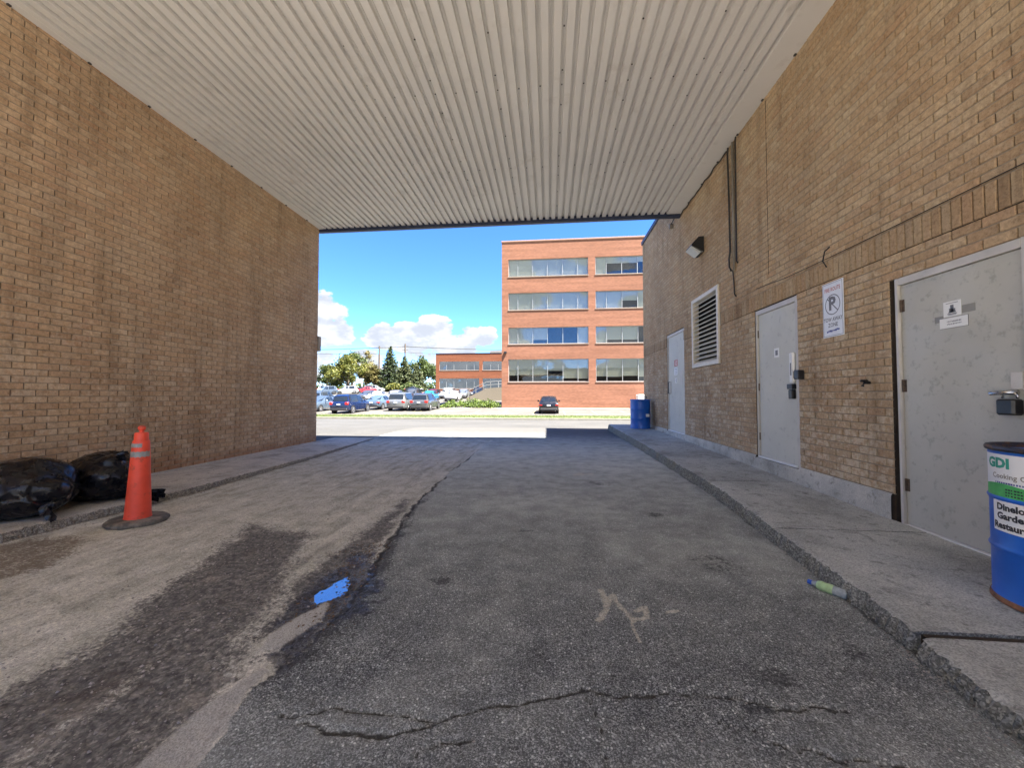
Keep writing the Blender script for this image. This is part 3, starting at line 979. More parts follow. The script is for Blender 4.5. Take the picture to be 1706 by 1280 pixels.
def lay_bricks(y0, y1, z0, z1, holes, soldier=None):
    """running bond; returns list of (yc, zc, length, height, is_soldier)"""
    out = []
    n = int(math.ceil((z1 - z0) / COURSE))
    for r in range(n):
        zb = z0 + r * COURSE
        h = min(COURSE, z1 - zb) - .010
        if h < .02:
            continue
        zc = zb + .005 + h / 2
        spans = [(y0, y1)]
        for (a, b, c, d) in holes + ([(y0 - 1, y1 + 1, soldier[0], soldier[1])] if soldier else []):
            if c < zc < d:
                ns = []
                for s, e in spans:
                    if b <= s or a >= e:
                        ns.append((s, e))
                    else:
                        if a > s: ns.append((s, a))
                        if b < e: ns.append((b, e))
                spans = ns
        off = .5 * ((r + 200) % 2)
        for s, e in spans:
            k = math.floor(s / PITCH_L + off)
            run = []
            while True:
                a = (k - off) * PITCH_L
                if a > e: break
                lo, hi = max(a + .005, s + .003), min(a + PITCH_L - .005, e - .003)
                if hi > lo:
                    run.append([lo, hi])
                k += 1
            if len(run) > 1 and run[0][1] - run[0][0] < .05:      # no slivers at the jambs
                run[1][0] = run[0][0]
                run.pop(0)
            if len(run) > 1 and run[-1][1] - run[-1][0] < .05:
                run[-2][1] = run[-1][1]
                run.pop()
            for lo, hi in run:
                if hi - lo > .02:
                    out.append(((lo + hi) / 2, zc, hi - lo, h, False))
    if soldier:
        k = math.floor(y0 / COURSE)
        while k * COURSE < y1:
            a = k * COURSE
            lo, hi = max(a + .005, y0), min(a + COURSE - .005, y1)
            yc = (lo + hi) / 2
            if hi - lo > .03 and not any(p < yc < q and c < (soldier[0] + soldier[1]) / 2 < d for (p, q, c, d) in holes):
                out.append((yc, (soldier[0] + soldier[1]) / 2, hi - lo, soldier[1] - soldier[0] - .010, True))
            k += 1
    return out


CF = Vector((-math.sin(YAW) * math.cos(PITCH), math.cos(YAW) * math.cos(PITCH), math.sin(PITCH)))
CR = Vector((math.cos(YAW), math.sin(YAW), 0))
CU = CR.cross(CF)


def in_view(x, y, z):
    v = Vector((x, y, z - CAM_H))
    d = v.dot(CF)
    return d > .3 and abs(v.dot(CR)) < d * 853 / 640 and abs(v.dot(CU)) < d


def brick_face(wall, xf, sgn, bricks, mats, deep=.030):
    """xf: plane of the brick faces; sgn=+1 wall body lies at greater x. The 300 bricks that show largest are objects."""
    rs = random.Random(5)
    full = PITCH_L - .010
    cand = sorted((i for i, b in enumerate(bricks) if in_view(xf, b[0], b[1]) and (b[4] or abs(b[2] - full) < .003)),
                  key=lambda i: xf ** 2 + bricks[i][0] ** 2 + (bricks[i][1] - CAM_H) ** 2)
    solo = set(cand[:296])
    shared = {}
    rest = MB()
    Mx = Matrix.Diagonal((sgn, 1, 1, 1))
    for i, (yc, zc, L, H, sol) in enumerate(bricks):
        jx = rs.uniform(-.0022, .0022)
        tilt = rs.uniform(-.004, .004)
        if i in solo:
            key = (sol, rs.randrange(5))
            if key not in shared:
                vv, ff = brick_geo(L, H, deep, rs=rs)
                mb = MB()
                mb.add([Mx @ Vector(v) for v in vv], ff if sgn > 0 else [f[::-1] for f in ff])
                o = mb.build('brick', mats[1] if sol else mats[0], None)
                shared[key] = o.data
            else:
                o = bpy.data.objects.new('brick', shared[key])
                COL.objects.link(o)
            o.parent = wall
            o.location = Vector((xf + sgn * jx, yc, zc)) - wl(wall)
            o.scale = (1, L / (full if not sol else COURSE - .010), 1) if abs(L - (full if not sol else COURSE - .01)) > .002 and False else (1, 1, 1)
            o.rotation_euler.x = tilt
        else:
            vv, ff = brick_geo(L, H, deep, rs=rs)
            rest.add([(xf + sgn * (v[0] + jx), yc + v[1] - tilt * v[2], zc + v[2] + tilt * v[1]) for v in vv], ff if sgn > 0 else [f[::-1] for f in ff], 1 if sol else 0)
    o = rest.build('bricks', mats, wall)
    tag(o, kind='stuff')
    return len(solo)


def grid_wall(mb, x0, x1, ye, ze, holes):
    """solid wall boxes around openings"""
    ys2 = sorted(set([ye[0], ye[1]] + [v for h in holes for v in h[:2]]))
    zs2 = sorted(set([ze[0], ze[1]] + [v for h in holes for v in h[2:]]))
    for i in range(len(ys2) - 1):
        runs = []
        for k in range(len(zs2) - 1):
            yc, zc = (ys2[i] + ys2[i + 1]) / 2, (zs2[k] + zs2[k + 1]) / 2
            if any(a < yc < b and c < zc < d for a, b, c, d in holes):
                continue
            if runs and abs(runs[-1][1] - zs2[k]) < 1e-6:
                runs[-1][1] = zs2[k + 1]
            else:
                runs.append([zs2[k], zs2[k + 1]])
        for a, b in runs:
            mb.box(x0, x1, ys2[i], ys2[i + 1], a, b)


XR, XL = 3.13, -5.95
CEIL = 5.60
Y_BACK, Y_FRONT, Y_END = -2.6, 9.36, 13.12
PARA = 6.32

# openings (y0, y1, z0, z1)
D1 = (2.795, 3.85, .10, 2.335)      # door beside the near drum
D2 = (5.17, 6.19, .34, 2.553)
D3 = (9.27, 10.60, .34, 2.86)
VENT = (7.38, 8.70, 1.86, 3.33)
HOLES = [D1, D2, D3, VENT]
SOLD = (BZ0 + 28 * COURSE, BZ0 + 31 * COURSE)

rb = thing('brick_building', 'tan brick building with three grey steel doors and a louvred vent along a raised walkway', 'building', (XR, 2, 0))
mb = MB()
grid_wall(mb, XR + .013, XR + .24, (Y_BACK, Y_END - .012), (-.1, PARA - .01), HOLES)
rwall = mb.build('wall', M['mortar_deep'], rb)
mb = MB()                                    # mortar beds, a few millimetres back from the brick faces
for r in range(int((PARA - BZ0) / COURSE) + 1):
    z = BZ0 + r * COURSE
    if SOLD[0] + .01 < z < SOLD[1] - .01:
        continue
    segs = [(Y_BACK, Y_END - .006)]
    for a, b, c, d in HOLES:
        if c - .01 < z < d + .01:
            segs = [q for s, e in segs for q in ((s, min(e, a)), (max(s, b), e)) if q[1] - q[0] > .01]
    g = .0052
    if abs(z - SOLD[0]) < .01:
        continue
    for s, e in segs:
        mb.box(XR + .006, XR + .02, s, e, z - g, z + g)
mb.build('mortar_joints', M['mortar'], rwall)['kind'] = 'stuff'
brick_face(rwall, XR, 1, lay_bricks(Y_BACK, Y_END, BZ0, PARA - .02, HOLES, SOLD), [M['brick_r'], M['brick_s']])
mb = MB()
mb.box(XR + .24, 16, Y_BACK, Y_BACK + .25, -.1, PARA - .02).box(XR + .24, 16, Y_END - .27, Y_END - .02, -.1, PARA - .02).box(15.75, 16, Y_BACK + .25, Y_END - .27, -.1, PARA - .02)
mb.build('outer_walls', M['far_brick'], rb)
mb = MB()
mb.box(XR + .25, 15.7, Y_BACK + .3, Y_END - .3, 5.7, 5.9)
mb.build('roof', M['roofing'], rb)
mb = MB()
mb.bbox(XR - .035, XR + .30, Y_FRONT + .12, Y_END + .03, PARA - .015, PARA + .11, .008)
mb.build('coping', M['navy'], rb)
mb = MB()                                    # painted concrete plinth between the doors
for a, b in ((Y_BACK, D1[0]), (D1[1] + .02, D2[0]), (D2[0], D2[1]), (D2[1], D3[0]), (D3[0], D3[1]), (D3[1], Y_END)):
    n = max(3, int((b - a) / .05))
    top = BZ0 - .004 if not (a in (D2[0], D3[0])) else .335
    vv, ff = [], []
    for j in range(n + 1):
        y = a + (b - a) * j / n
        q = mnoise.noise((y * 6, 3, 1)) * .006 + mnoise.noise((y * 25, 8, 1)) * .004
        zb = -.05
        for x, z in ((XR - .016 + q, zb), (XR - .016 + q, zb + .3), (XR - .014 + q, top - .02 + q), (XR - .004 + q * .5, top + q * .3), (XR + .03, top)):
            vv.append((x, y, z))
    for j in range(n):
        for k in range(4):
            ff.append((j * 5 + k, j * 5 + k + 1, (j + 1) * 5 + k + 1, (j + 1) * 5 + k))
    mb.add(vv, ff)
mb.build('plinth', M['plinth'], rb, smooth=True, angle=50)
# slender soft joint line in the brickwork
mb = MB()
mb.box(XR - .003, XR + .002, 5.77, 5.776, 3.0, CEIL)
mb.build('movement_joint', M['mortar_deep'], rwall)


def door(D, leaf_mat, label, gap=.018):
    y0, y1, z0, z1 = D
    fr = .05
    head = .075
    leafx = XR + .035
    mb = MB()
    y1 = y1 - gap + .018
    gap = .018
    mb.bbox(leafx, leafx + .045, y0 + gap + fr, y1 - fr, z0 + .03, z1 - head, .003)
    d = mb.build('door', leaf_mat, rb)
    d['label'] = label
    mb = MB()
    mb.bbox(XR + .012, XR + .14, y0 + .002, y0 + fr + gap - .003, z0, z1 - .004, .003)
    mb.bbox(XR + .012, XR + .14, y1 - fr + .003, y1 - gap, z0, z1 - .004, .003)
    mb.bbox(XR + .014, XR + .138, y0 + fr + gap - .002, y1 - fr + .002, z1 - head + .003, z1 - .006, .003)
    mb.build('frame', M['frame'], d)
    mb = MB()
    mb.bbox(XR - .004, leafx + .05, y0 + fr + gap, y1 - fr, z0 + .004, z0 + .027, .003)
    mb.build('threshold', M['white_paint'], d)
    return d, leafx


# the big scuffed door (hinges on its far side)
d1, lx = door(D1, M['door_worn'], 'scuffed grey steel door with two taped notices', gap=.045)
for z in (.42, 1.30, 2.02):
    mb = MB()
    mb.tube([(lx - .006, D1[1] - .087, z), (lx - .006, D1[1] - .087, z + .11)], .009, 8)
    mb.box(lx - .003, lx + .001, D1[1] - .115, D1[1] - .09, z, z + .11)
    mb.build('hinge', M['rust'], d1)
mb = MB()
mb.bbox(lx - .012, lx - .0005, 2.885, 2.955, 1.31, 1.43, .003)
mb.build('lock_plate', M['frame'], d1)
mb = MB()
Mh = Matrix.Translation((lx - .055, 2.945, 1.265))
mb.bbox(lx - .075, lx - .001, 2.885, 2.995, 1.135, 1.245, .012)
mb.build('lock_box', M['black'], d1)
mb = MB()
mb.tube([(lx - .001, 2.93, 1.29), (lx - .05, 2.93, 1.29), (lx - .06, 2.95, 1.288), (lx - .062, 3.03, 1.282)], [.02, .016, .016, .013], 10)
mb.build('handle', M['steel'], d1, smooth=True, angle=50)
mb = MB()
mb.tube([(lx - .03, 2.90 + .045 * math.cos(t) + .045, 1.25 + .05 * math.sin(t)) for t in np.linspace(0, math.pi, 10)], .007, 8)
mb.build('shackle', M['steel'], d1, smooth=True)

d2, lx = door(D2, M['door'], 'smooth pale grey steel door with white pull box')
for z in (.60, 1.34, 2.14):
    mb = MB()
    mb.tube([(lx - .006, D2[1] - .052, z), (lx - .006, D2[1] - .052, z + .11)], .009, 8)
    mb.build('hinge', M['rust'], d2)
mb = MB()
mb.bbox(lx - .045, lx - .0005, 5.262, 5.345, 1.43, 1.83, .014)
wpb = mb.build('pull_box', M['white_paint'], d2)
mb = MB()
mb.box(lx - .0475, lx - .0440, 5.292, 5.314, 1.53, 1.69)
mb.build('slot', M['ink_grey'], wpb)
mb = MB()
mb.bbox(lx - .06, lx - .0005, 5.262, 5.372, 1.352, 1.418, .006)
mb.bbox(lx - .055, lx - .0005, 5.270, 5.355, 1.225, 1.345, .010)
mb.build('keypad_lock', M['black'], d2)
mb = MB()
mb.tube([(lx - .03, 5.375, 1.40), (lx - .032, 5.41, 1.40)], .009, 8)
mb.build('handle', M['steel'], d2)

d3, lx3 = door(D3, M['door'], 'tall pale grey steel door with red and white notices')
mb = MB()
mb.tube([(lx3 - .001, 10.43, 1.62), (lx3 - .05, 10.43, 1.62), (lx3 - .05, 10.43, 1.32), (lx3 - .001, 10.43, 1.32)], .012, 8)
mb.build('handle', M['black'], d3)
mb = MB()
mb.bbox(lx3 - .012, lx3 - .0005, 10.36, 10.41, 1.30, 1.64, .003)
mb.build('lock_plate', M['frame'], d3)
mb = MB()
mb.bbox(lx3 - .006, lx3 - .0005, 9.47, 9.66, 1.52, 1.86, .002)
mb.build('patch_plate', M['frame'], d3)

# louvred vent
y0, y1, z0, z1 = VENT
mb = MB()
w = .075
mb.bbox(XR - .03, XR + .10, y0, y0 + w, z0, z1, .004).bbox(XR - .03, XR + .10, y1 - w, y1, z0, z1, .004)
mb.bbox(XR - .029, XR + .099, y0 + w, y1 - w, z0, z0 + w, .004).bbox(XR - .029, XR + .099, y0 + w, y1 - w, z1 - w, z1, .004)
vent = mb.build('vent', M['vent'], rb)
vent['label'] = 'beige louvred vent with horizontal slats'
ns = 15
slat_me = None
for k in range(ns):
    z = z0 + w + (z1 - z0 - 2 * w) * (k + .5) / ns
    if slat_me is None:
        mb = MB()
        t = .006
        prof = [(-.012, -.034), (.085, .034), (.085 + t, .034 - t), (-.012 + t * 2, -.034 - t), (-.020, -.040), (-.022, -.030)]
        n = len(prof)
        vv = [(x, y, zz) for y in (-(y1 - y0) / 2 + w + .002, (y1 - y0) / 2 - w - .002) for x, zz in prof]
        mb.add(vv, [tuple(range(n)), tuple(range(2 * n - 1, n - 1, -1))] + [(i, (i + 1) % n + 0, (i + 1) % n + n, i + n)[::-1] for i in range(n)])
        o = mb.build('slat', M['vent'], None)
        slat_me = o.data
    else:
        o = bpy.data.objects.new('slat', slat_me)
        COL.objects.link(o)
    o.parent = vent
    o.location = Vector((XR, (y0 + y1) / 2, z)) - wl(vent)
mb = MB()
mb.box(XR + .13, XR + .16, y0, y1, z0, z1)
mb.build('vent_back', M['dark'], vent)

# left building
lb = thing('brick_building', 'long windowless brown brick wall of the building behind the traffic cone and rubbish bags', 'building', (XL, 2, 0))
mb = MB()
mb.box(XL - .24, XL - .013, Y_BACK, Y_FRONT - .012, -.1, PARA - .05)
lwall = mb.build('wall', M['mortar_deep'], lb)
mb = MB()
for r in range(int((PARA - LZ0) / COURSE) + 1):
    z = LZ0 + r * COURSE
    mb.box(XL - .02, XL - .006, Y_BACK, Y_FRONT - .006, z - .0052, z + .0052)
mb.build('mortar_joints', M['mortar'], lwall)['kind'] = 'stuff'
brick_face(lwall, XL, -1, lay_bricks(Y_BACK, Y_FRONT, LZ0, CEIL + .2, []), [M['brick_l'], M['brick_l']])
mb = MB()
mb.box(-19, XL - .24, Y_BACK, Y_BACK + .25, -.1, PARA - .05).box(-19, XL - .24, Y_FRONT - .27, Y_FRONT - .02, -.1, PARA - .05).box(-19.2, -18.95, Y_BACK + .25, Y_FRONT - .27, -.1, PARA - .05)
mb.build('outer_walls', M['far_brick'], lb)
mb = MB()
mb.box(-18.9, XL - .25, Y_BACK + .3, Y_FRONT - .3, 5.7, 5.9)
mb.build('roof', M['roofing'], lb)
mb = MB()
mb.bbox(XL - .10, XL + .02, Y_FRONT + .0, Y_FRONT + .12, 2.42, 2.80, .01)
tag(mb.build('meter_box', M['conduit']), 'small grey meter box on the outer corner of the brown brick wall', 'meter box')
mb = MB()
mb.box(XL - .02, XL + .05, Y_BACK, Y_FRONT + .1, .06, .098)
tag(mb.build('footing', M['plinth'], lb))

# ------------------------------------------------------------------ canopy over the passage
cn = thing('passage_canopy', 'white ribbed metal soffit with navy edge beam bridging the two brick buildings', 'canopy', (-1.4, 2, CEIL))
RP = .152
x = XL + .10
panels = MB()
shared = None
cnt = 0
rib_x = []
while x + RP < XR - .20:
    if shared is None:
        mb = MB()
        prof = [(0, 0), (.080, 0), (.085, .056), (.108, .056), (.111, .050), (.114, .056), (.137, .056), (.142, 0), (RP, 0)]
        ylist = [Y_BACK, Y_FRONT]
        vv = [(px_, y, pz) for y in ylist for px_, pz in prof] + [(px_, y, pz + .004) for y in ylist for px_, pz in prof]
        n = len(prof)
        ff = [(k, k + 1, n + k + 1, n + k) for k in range(n - 1)] + [(2 * n + k, 3 * n + k, 3 * n + k + 1, 2 * n + k + 1) for k in range(n - 1)]
        ff += [(n + k, n + k + 1, 3 * n + k + 1, 3 * n + k) for k in range(n - 1)]
        mb.add([(a, b, c) for a, b, c in vv], ff)
        o = mb.build('soffit_panel', M['soffit'], None)
        shared = o.data
    else:
        o = bpy.data.objects.new('soffit_panel', shared)
        COL.objects.link(o)
    o.parent = cn
    o.location = Vector((x, 0, CEIL + rng.uniform(-.0015, .0015))) - wl(cn)
    rib_x.append(x)
    x += RP
xe = x
mb = MB()
mb.box(xe + .001, XR + .01, Y_BACK, Y_FRONT, CEIL - .004, CEIL + .02)
mb.build('edge_trim', M['soffit'], cn)
mb = MB()
mb.box(XL - .01, XL + .099, Y_BACK, Y_FRONT, CEIL - .004, CEIL + .02)
mb.build('edge_trim', M['soffit'], cn)
mb = MB()
for k, rx in enumerate(rib_x):
    for yr in (5.33, 7.25, 3.35) if k % 2 else ():
        mb.lathe([(.0105, 0), (.0105, -.006), (.005, -.009)], 6, Matrix.Translation((rx + .111, yr + rng.uniform(-.01, .01), CEIL + .054)))
    if k % 6 == 3:
        y = 2.6
        while y < 9.2:
            mb.lathe([(.011, 0), (.011, -.006), (.005, -.009)], 6, Matrix.Translation((rx + .111, y, CEIL + .054)))
            y += .62
y = 2.8
while y < 9.2:
    mb.box(XR - .03, XR - .005, y, y + .03, CEIL - .02, CEIL - .003)
    mb.box(XL + .005, XL + .03, y, y + .03, CEIL - .02, CEIL - .003)
    y += .75
tag(mb.build('screws', M['screw'], cn), kind='stuff')
mb = MB()
mb.bbox(XL - .05, XR - .004, Y_FRONT + .001, Y_FRONT + .10, CEIL - .075, CEIL + .02, .006)
mb.bbox(XL - .05, XR - .004, Y_FRONT + .02, Y_FRONT + .115, CEIL + .021, PARA + .10, .006)
mb.build('edge_beam', M['navy'], cn)
mb = MB()
mb.box(XL - .2, XR + .22, Y_BACK, Y_FRONT + .018, CEIL + .30, PARA - .06)
mb.box(XL, XR, Y_BACK - .03, Y_BACK - .001, CEIL, PARA)
mb.build('roof_deck', M['roofing'], cn)

# ------------------------------------------------------------------ fittings on the right wall
sg = thing('no_parking_sign', 'white no parking fire route sign screwed to the brick between two grey doors', 'sign', (XR, 4.535, 2.22))
mb = MB()
mb.bbox(XR - .012, XR - .006, 4.380, 4.692, 1.918, 2.528, .002)
mb.build('plate', M['sign_white'], sg)
sx = XR - .0135


def frame_strip(mb, yc, zc, wy, wz, t, x):
    for a, b, c, d in ((-wy, wy, wz - t, wz), (-wy, wy, -wz, -wz + t), (-wy, -wy + t, -wz + t, wz - t), (wy - t, wy, -wz + t, wz - t)):
        mb.box(x, x + .001, yc + a, yc + b, zc + c, zc + d)


mb = MB()
frame_strip(mb, 4.536, 2.223, .145, .293, .004, sx)
mb.build('border', M['ink_grey'], sg)
mb = MB()
wall_text(mb, 'FIRE ROUTE', .062, sx, 4.536, 2.445, .0012, font_w=.72)
mb.build('red_lettering', M['ink_red'], sg)
mb = MB()
wall_text(mb, 'TOW AWAY', .062, sx, 4.536, 2.110, .0012, font_w=.78)
wall_text(mb, 'ZONE', .062, sx, 4.536, 2.048, .0012, font_w=.85)
wall_text(mb, 'P', .20, sx, 4.545, 2.282, .008)
mb.build('black_lettering', M['ink_grey'], sg)
mb = MB()
n = 40
for k in range(n):
    a, b = 2 * math.pi * k / n, 2 * math.pi * (k + 1) / n
    r0, r1 = .103, .113
    mb.add([(sx, 4.536 + r * math.cos(t), 2.275 + r * math.sin(t)) for r, t in ((r0, a), (r1, a), (r1, b), (r0, b))], [(0, 1, 2, 3)])
c45 = math.cos(R(45))
mb.add([(sx - .0006, 4.536 + (u * .104 - v * .006) * c45, 2.275 + (u * .104 + v * .006) * c45) for u, v in ((-1, -1), (1, -1), (1, 1), (-1, 1))], [(0, 1, 2, 3)])
mb.build('prohibition_ring', M['ink_grey'], sg)
mb = MB()
for k in range(9):                       # small illegible contractor mark
    yy = 4.536 + (k - 4) * .021
    mb.box(sx, sx + .001, yy - .009, yy + .009, 1.985 - .008 + .004 * math.sin(k * 2.1) + (k - 4) * -.0012, 1.985 + .010 + .004 * math.sin(k * 1.3) + (k - 4) * -.0012)
mb.build('blue_mark', M['ink_blue'], sg)


def notice(label, x, y0, y1, z0, z1, items, mat='paper', rot=0):
    t = thing('notice', label, 'notice', (x, (y0 + y1) / 2, z0))
    mb = MB()
    yc, zc = (y0 + y1) / 2, (z0 + z1) / 2
    Mr = Matrix.Translation((x, yc, zc)) @ Matrix.Rotation(rot, 4, 'X')
    mb.box(-.0025, -.0006, -(y1 - y0) / 2, (y1 - y0) / 2, -(z1 - z0) / 2, (z1 - z0) / 2, 0, Mr)
    mb.build('sheet', M[mat], t)
    return t, Mr


lx = XR + .035
t, Mr = notice('small square white notice stuck on the scuffed grey door', lx - .0015, 3.262, 3.395, 1.895, 2.015, [])
mb = MB()
for k, (yy, zz, a, b) in enumerate(((0, .0, .012, .03), (.012, -.012, .010, .015), (-.012, -.012, .012, .012), (0, -.028, .028, .004), (0, -.040, .036, .003), (0, -.048, .03, .002), (.0, .045, .045, .002))):
    mb.box(-.0036, -.0026, yy - a, yy + a, zz - b, zz + b, 0, Mr)
mb.build('print', M['ink_grey'], t)
t, Mr = notice('long white plate below the square notice on the scuffed grey door', lx - .004, 3.215, 3.425, 1.805, 1.885, [])
mb = MB()
for k in range(26):
    yy, zz = .045 - (k % 13) * .0085, .010 - .020 * (k // 13)
    mb.box(-.0036, -.0026, yy - rng.uniform(.001, .0035), yy + rng.uniform(.001, .0035), zz - rng.uniform(.002, .006), zz + rng.uniform(.002, .006), 0, Mr)
mb.build('print', M['ink_grey'], t)
mb = MB()
frame_strip(mb, 3.32, 1.845, .108, .043, .006, lx - .0035)
mb.build('rim', M['ink_grey'], t)
for k, (a, b, c, d) in enumerate(((3.165, 3.260, 1.905, 1.965), (3.398, 3.47, 1.86, 1.91))):
    mb = MB()
    mb.box(lx - .0012, lx - .0004, a, b, c, d)
    mb.build('tape_mark', M['tape'], d1)
t, Mr = notice('small white card on the smooth pale grey door', lx - .001, 5.62, 5.74, 1.80, 1.93, [])
mb = MB()
mb.box(-.0036, -.0026, -.028, .028, -.035, .035, 0, Mr)
mb.build('print', M['ink_grey'], t)
for nm, y0, y1, z0, z1, mt in (('red notice on the tall grey door', 9.83, 10.08, 2.00, 2.16, 'ink_red'), ('white notice under the red one on the tall grey door', 9.85, 10.09, 1.78, 1.97, 'paper'),
                               ('small white notice lowest on the tall grey door', 9.88, 10.02, 1.58, 1.70, 'paper')):
    t, Mr = notice(nm, lx - .001, y0, y1, z0, z1, [], mt)
    mb = MB()
    h = (z1 - z0) / 2
    for k in range(4):
        zz = h * (.65 - .42 * k)
        mb.box(-.0036, -.0026, -(y1 - y0) * .36, (y1 - y0) * rng.uniform(.1, .36), zz - .006, zz + .006, 0, Mr)
    mb.build('print', M['ink_grey'] if mt == 'paper' else M['paper'], t)

# wall pack lamp
lp = thing('wall_lamp', 'black wedge wall lamp with clear lens high on the brick above the vent', 'lamp', (XR, 8.2, 4.3))
mb = MB()
pf = [(0, .17), (-.10, .17), (-.235, .02), (-.235, -.01), (-.04, -.15), (0, -.15)]
vv = [(XR - .002 + px_, 8.2 + s * (.17 if i in (0, 5) else .16), 4.33 + pz) for s in (-1, 1) for i, (px_, pz) in enumerate(pf)]
mb.add(vv, [tuple(range(6)), tuple(range(11, 5, -1))] + [(i, (i + 1) % 6, (i + 1) % 6 + 6, i + 6)[::-1] for i in range(6)])
mb.build('housing', M['black'], lp)
mb = MB()
mb.add([(XR - .232, 8.2 - .145, 4.33 + .005), (XR - .232, 8.2 + .145, 4.33 + .005), (XR - .05, 8.2 + .145, 4.33 - .145), (XR - .05, 8.2 - .145, 4.33 - .145),
        (XR - .262, 8.2 - .135, 4.33 - .03), (XR - .262, 8.2 + .135, 4.33 - .03), (XR - .085, 8.2 + .135, 4.33 - .175), (XR - .085, 8.2 - .135, 4.33 - .175)],
       [(4, 5, 6, 7), (0, 1, 5, 4), (1, 2, 6, 5), (2, 3, 7, 6), (3, 0, 4, 7)])
mb.build('lens', M['lens'], lp)

# conduits and cables
cd = thing('cable_run', 'pair of black cables and a grey conduit dropping down the brick from the soffit', 'cable', (XR, 6.75, 3.0))
mb = MB()
mb.tube([(XR - .02, 6.90, CEIL - .02), (XR - .03, 6.90, CEIL - .12), (XR - .03, 6.87, 4.6), (XR - .03, 6.86, 3.75), (XR - .035, 6.89, 3.62), (XR - .035, 6.885, 3.48), (XR - .03, 6.83, 3.40)], .015, 8)
mb.build('cable', M['cable'], cd, smooth=True)
mb = MB()
mb.tube([(XR - .02, 6.62, CEIL - .01), (XR - .03, 6.62, CEIL - .06), (XR - .03, 6.63, 4.5), (XR - .03, 6.64, 3.50), (XR - .03, 6.60, 3.46)], .013, 8)
mb.build('cable', M['cable'], cd, smooth=True)
mb = MB()
mb.tube([(XR - .018, 6.745, CEIL - .02), (XR - .018, 6.745, 3.38)], .020, 10)
mb.build('conduit', M['conduit'], cd, smooth=True)
mb = MB()
mb.tube([(XR - .02, 6.80, 3.40), (XR - .01, 6.79, 3.2), (XR - .012, 6.77, 2.98), (XR - .01, 6.72, 2.93)], .010, 6)
mb.build('cable_tail', M['cable'], cd, smooth=True)
mb = MB()
pts = []
for k in range(30):
    y = 6.95 + k * .085
    pts.append((XR - .02 - .01 * math.sin(k * 1.3), y, CEIL - .045 - .012 * math.sin(k * .9)))
mb.tube(pts, .012, 6)
tag(mb.build('soffit_cable', M['cable'], None, smooth=True), 'thin dark cable clipped along the top of the brick under the soffit', 'cable')
mb = MB()
mb.tube([(XR - .008, 4.62, 2.72), (XR - .02, 4.66, 2.80), (XR - .02, 4.63, 2.90), (XR - .006, 4.57, 2.93)], .007, 6)
tag(mb.build('loose_wire', M['cable'], None, smooth=True), 'short loose black wire hooked out of the brick above the no parking sign', 'wire')
mb = MB()
mb.tube([(XR - .006, 6.1, 2.885), (XR - .006, 5.4, 2.83), (XR - .008, 4.7, 2.815), (XR - .007, 3.8, SOLD[1] + .012), (XR - .007, 2.2, SOLD[1] + .010)], .0045, 5)
tag(mb.build('thin_cable', M['cable'], None), 'thin black cable running along the top of the upright brick course', 'cable')
hb = thing('cable_bracket', 'small cable bracket on the sunward brick beyond the soffit edge', 'bracket', (XR, 9.95, 5.5))
mb = MB()
mb.bbox(XR - .09, XR - .002, 9.93, 9.99, 5.50, 5.62, .006)
mb.build('bracket', M['conduit'], hb)
mb = MB()
mb.tube([(XR - .05, 9.96, 5.60), (XR - .03, 9.75, 5.66), (XR - .02, 9.5, 5.66)], .012, 6)
mb.build('cable', M['cable'], hb)
cb = thing('card_reader', 'black card reader box on the brick beside the smooth pale grey door', 'card reader', (XR, 5.09, 1.47))
mb = MB()
mb.bbox(XR - .075, XR - .002, 5.045, 5.140, 1.47, 1.585, .008)
mb.build('body', M['black'], cb)
mb = MB()
mb.box(XR - .077, XR - .002, 5.1405, 5.1425, 1.485, 1.575)
mb.build('face', M['conduit'], cb)
hs_ = thing('hose_tap', 'small black hose tap sticking out of the brick under the no parking sign', 'tap', (XR, 4.09, 1.39))
mb = MB()
mb.tube([(XR, 4.09, 1.395), (XR - .05, 4.09, 1.395), (XR - .065, 4.09, 1.36)], [.016, .014, .016], 10)
mb.build('spout', M['black'], hs_, smooth=True)
mb = MB()
mb.lathe([(.028, -.012), (.034, 0), (.028, .012)], 10, Matrix.Translation((XR - .05, 4.09, 1.412)))
mb.build('wheel', M['black'], hs_)


# ------------------------------------------------------------------ loose things in the passage
def drum(name_label, loc, rz=0):
    t = thing('oil_drum', name_label, 'drum', loc)
    r, h = .290, .875
    prof = [(r - .03, .0), (r - .004, .0), (r + .003, .008), (r + .003, .022), (r - .004, .032)]
    for k in range(12):
        prof.append((r - .004, .04 + k * .0))
    prof = [(r - .02, 0.0), (r + .002, .0), (r + .006, .010), (r + .002, .024), (r - .003, .034), (r - .003, .28), (r + .001, .293), (r + .006, .302), (r + .001, .311), (r - .003, .322),
            (r - .003, .56), (r + .001, .573), (r + .006, .582), (r + .001, .591), (r - .003, .602), (r - .003, h - .025), (r - .001, h - .018)]
    mb = MB()
    mb.lathe(prof, 64, Matrix.Translation(loc), cap=False)
    mb.build('body', M['drum'], t, smooth=True)
    return t, r, h


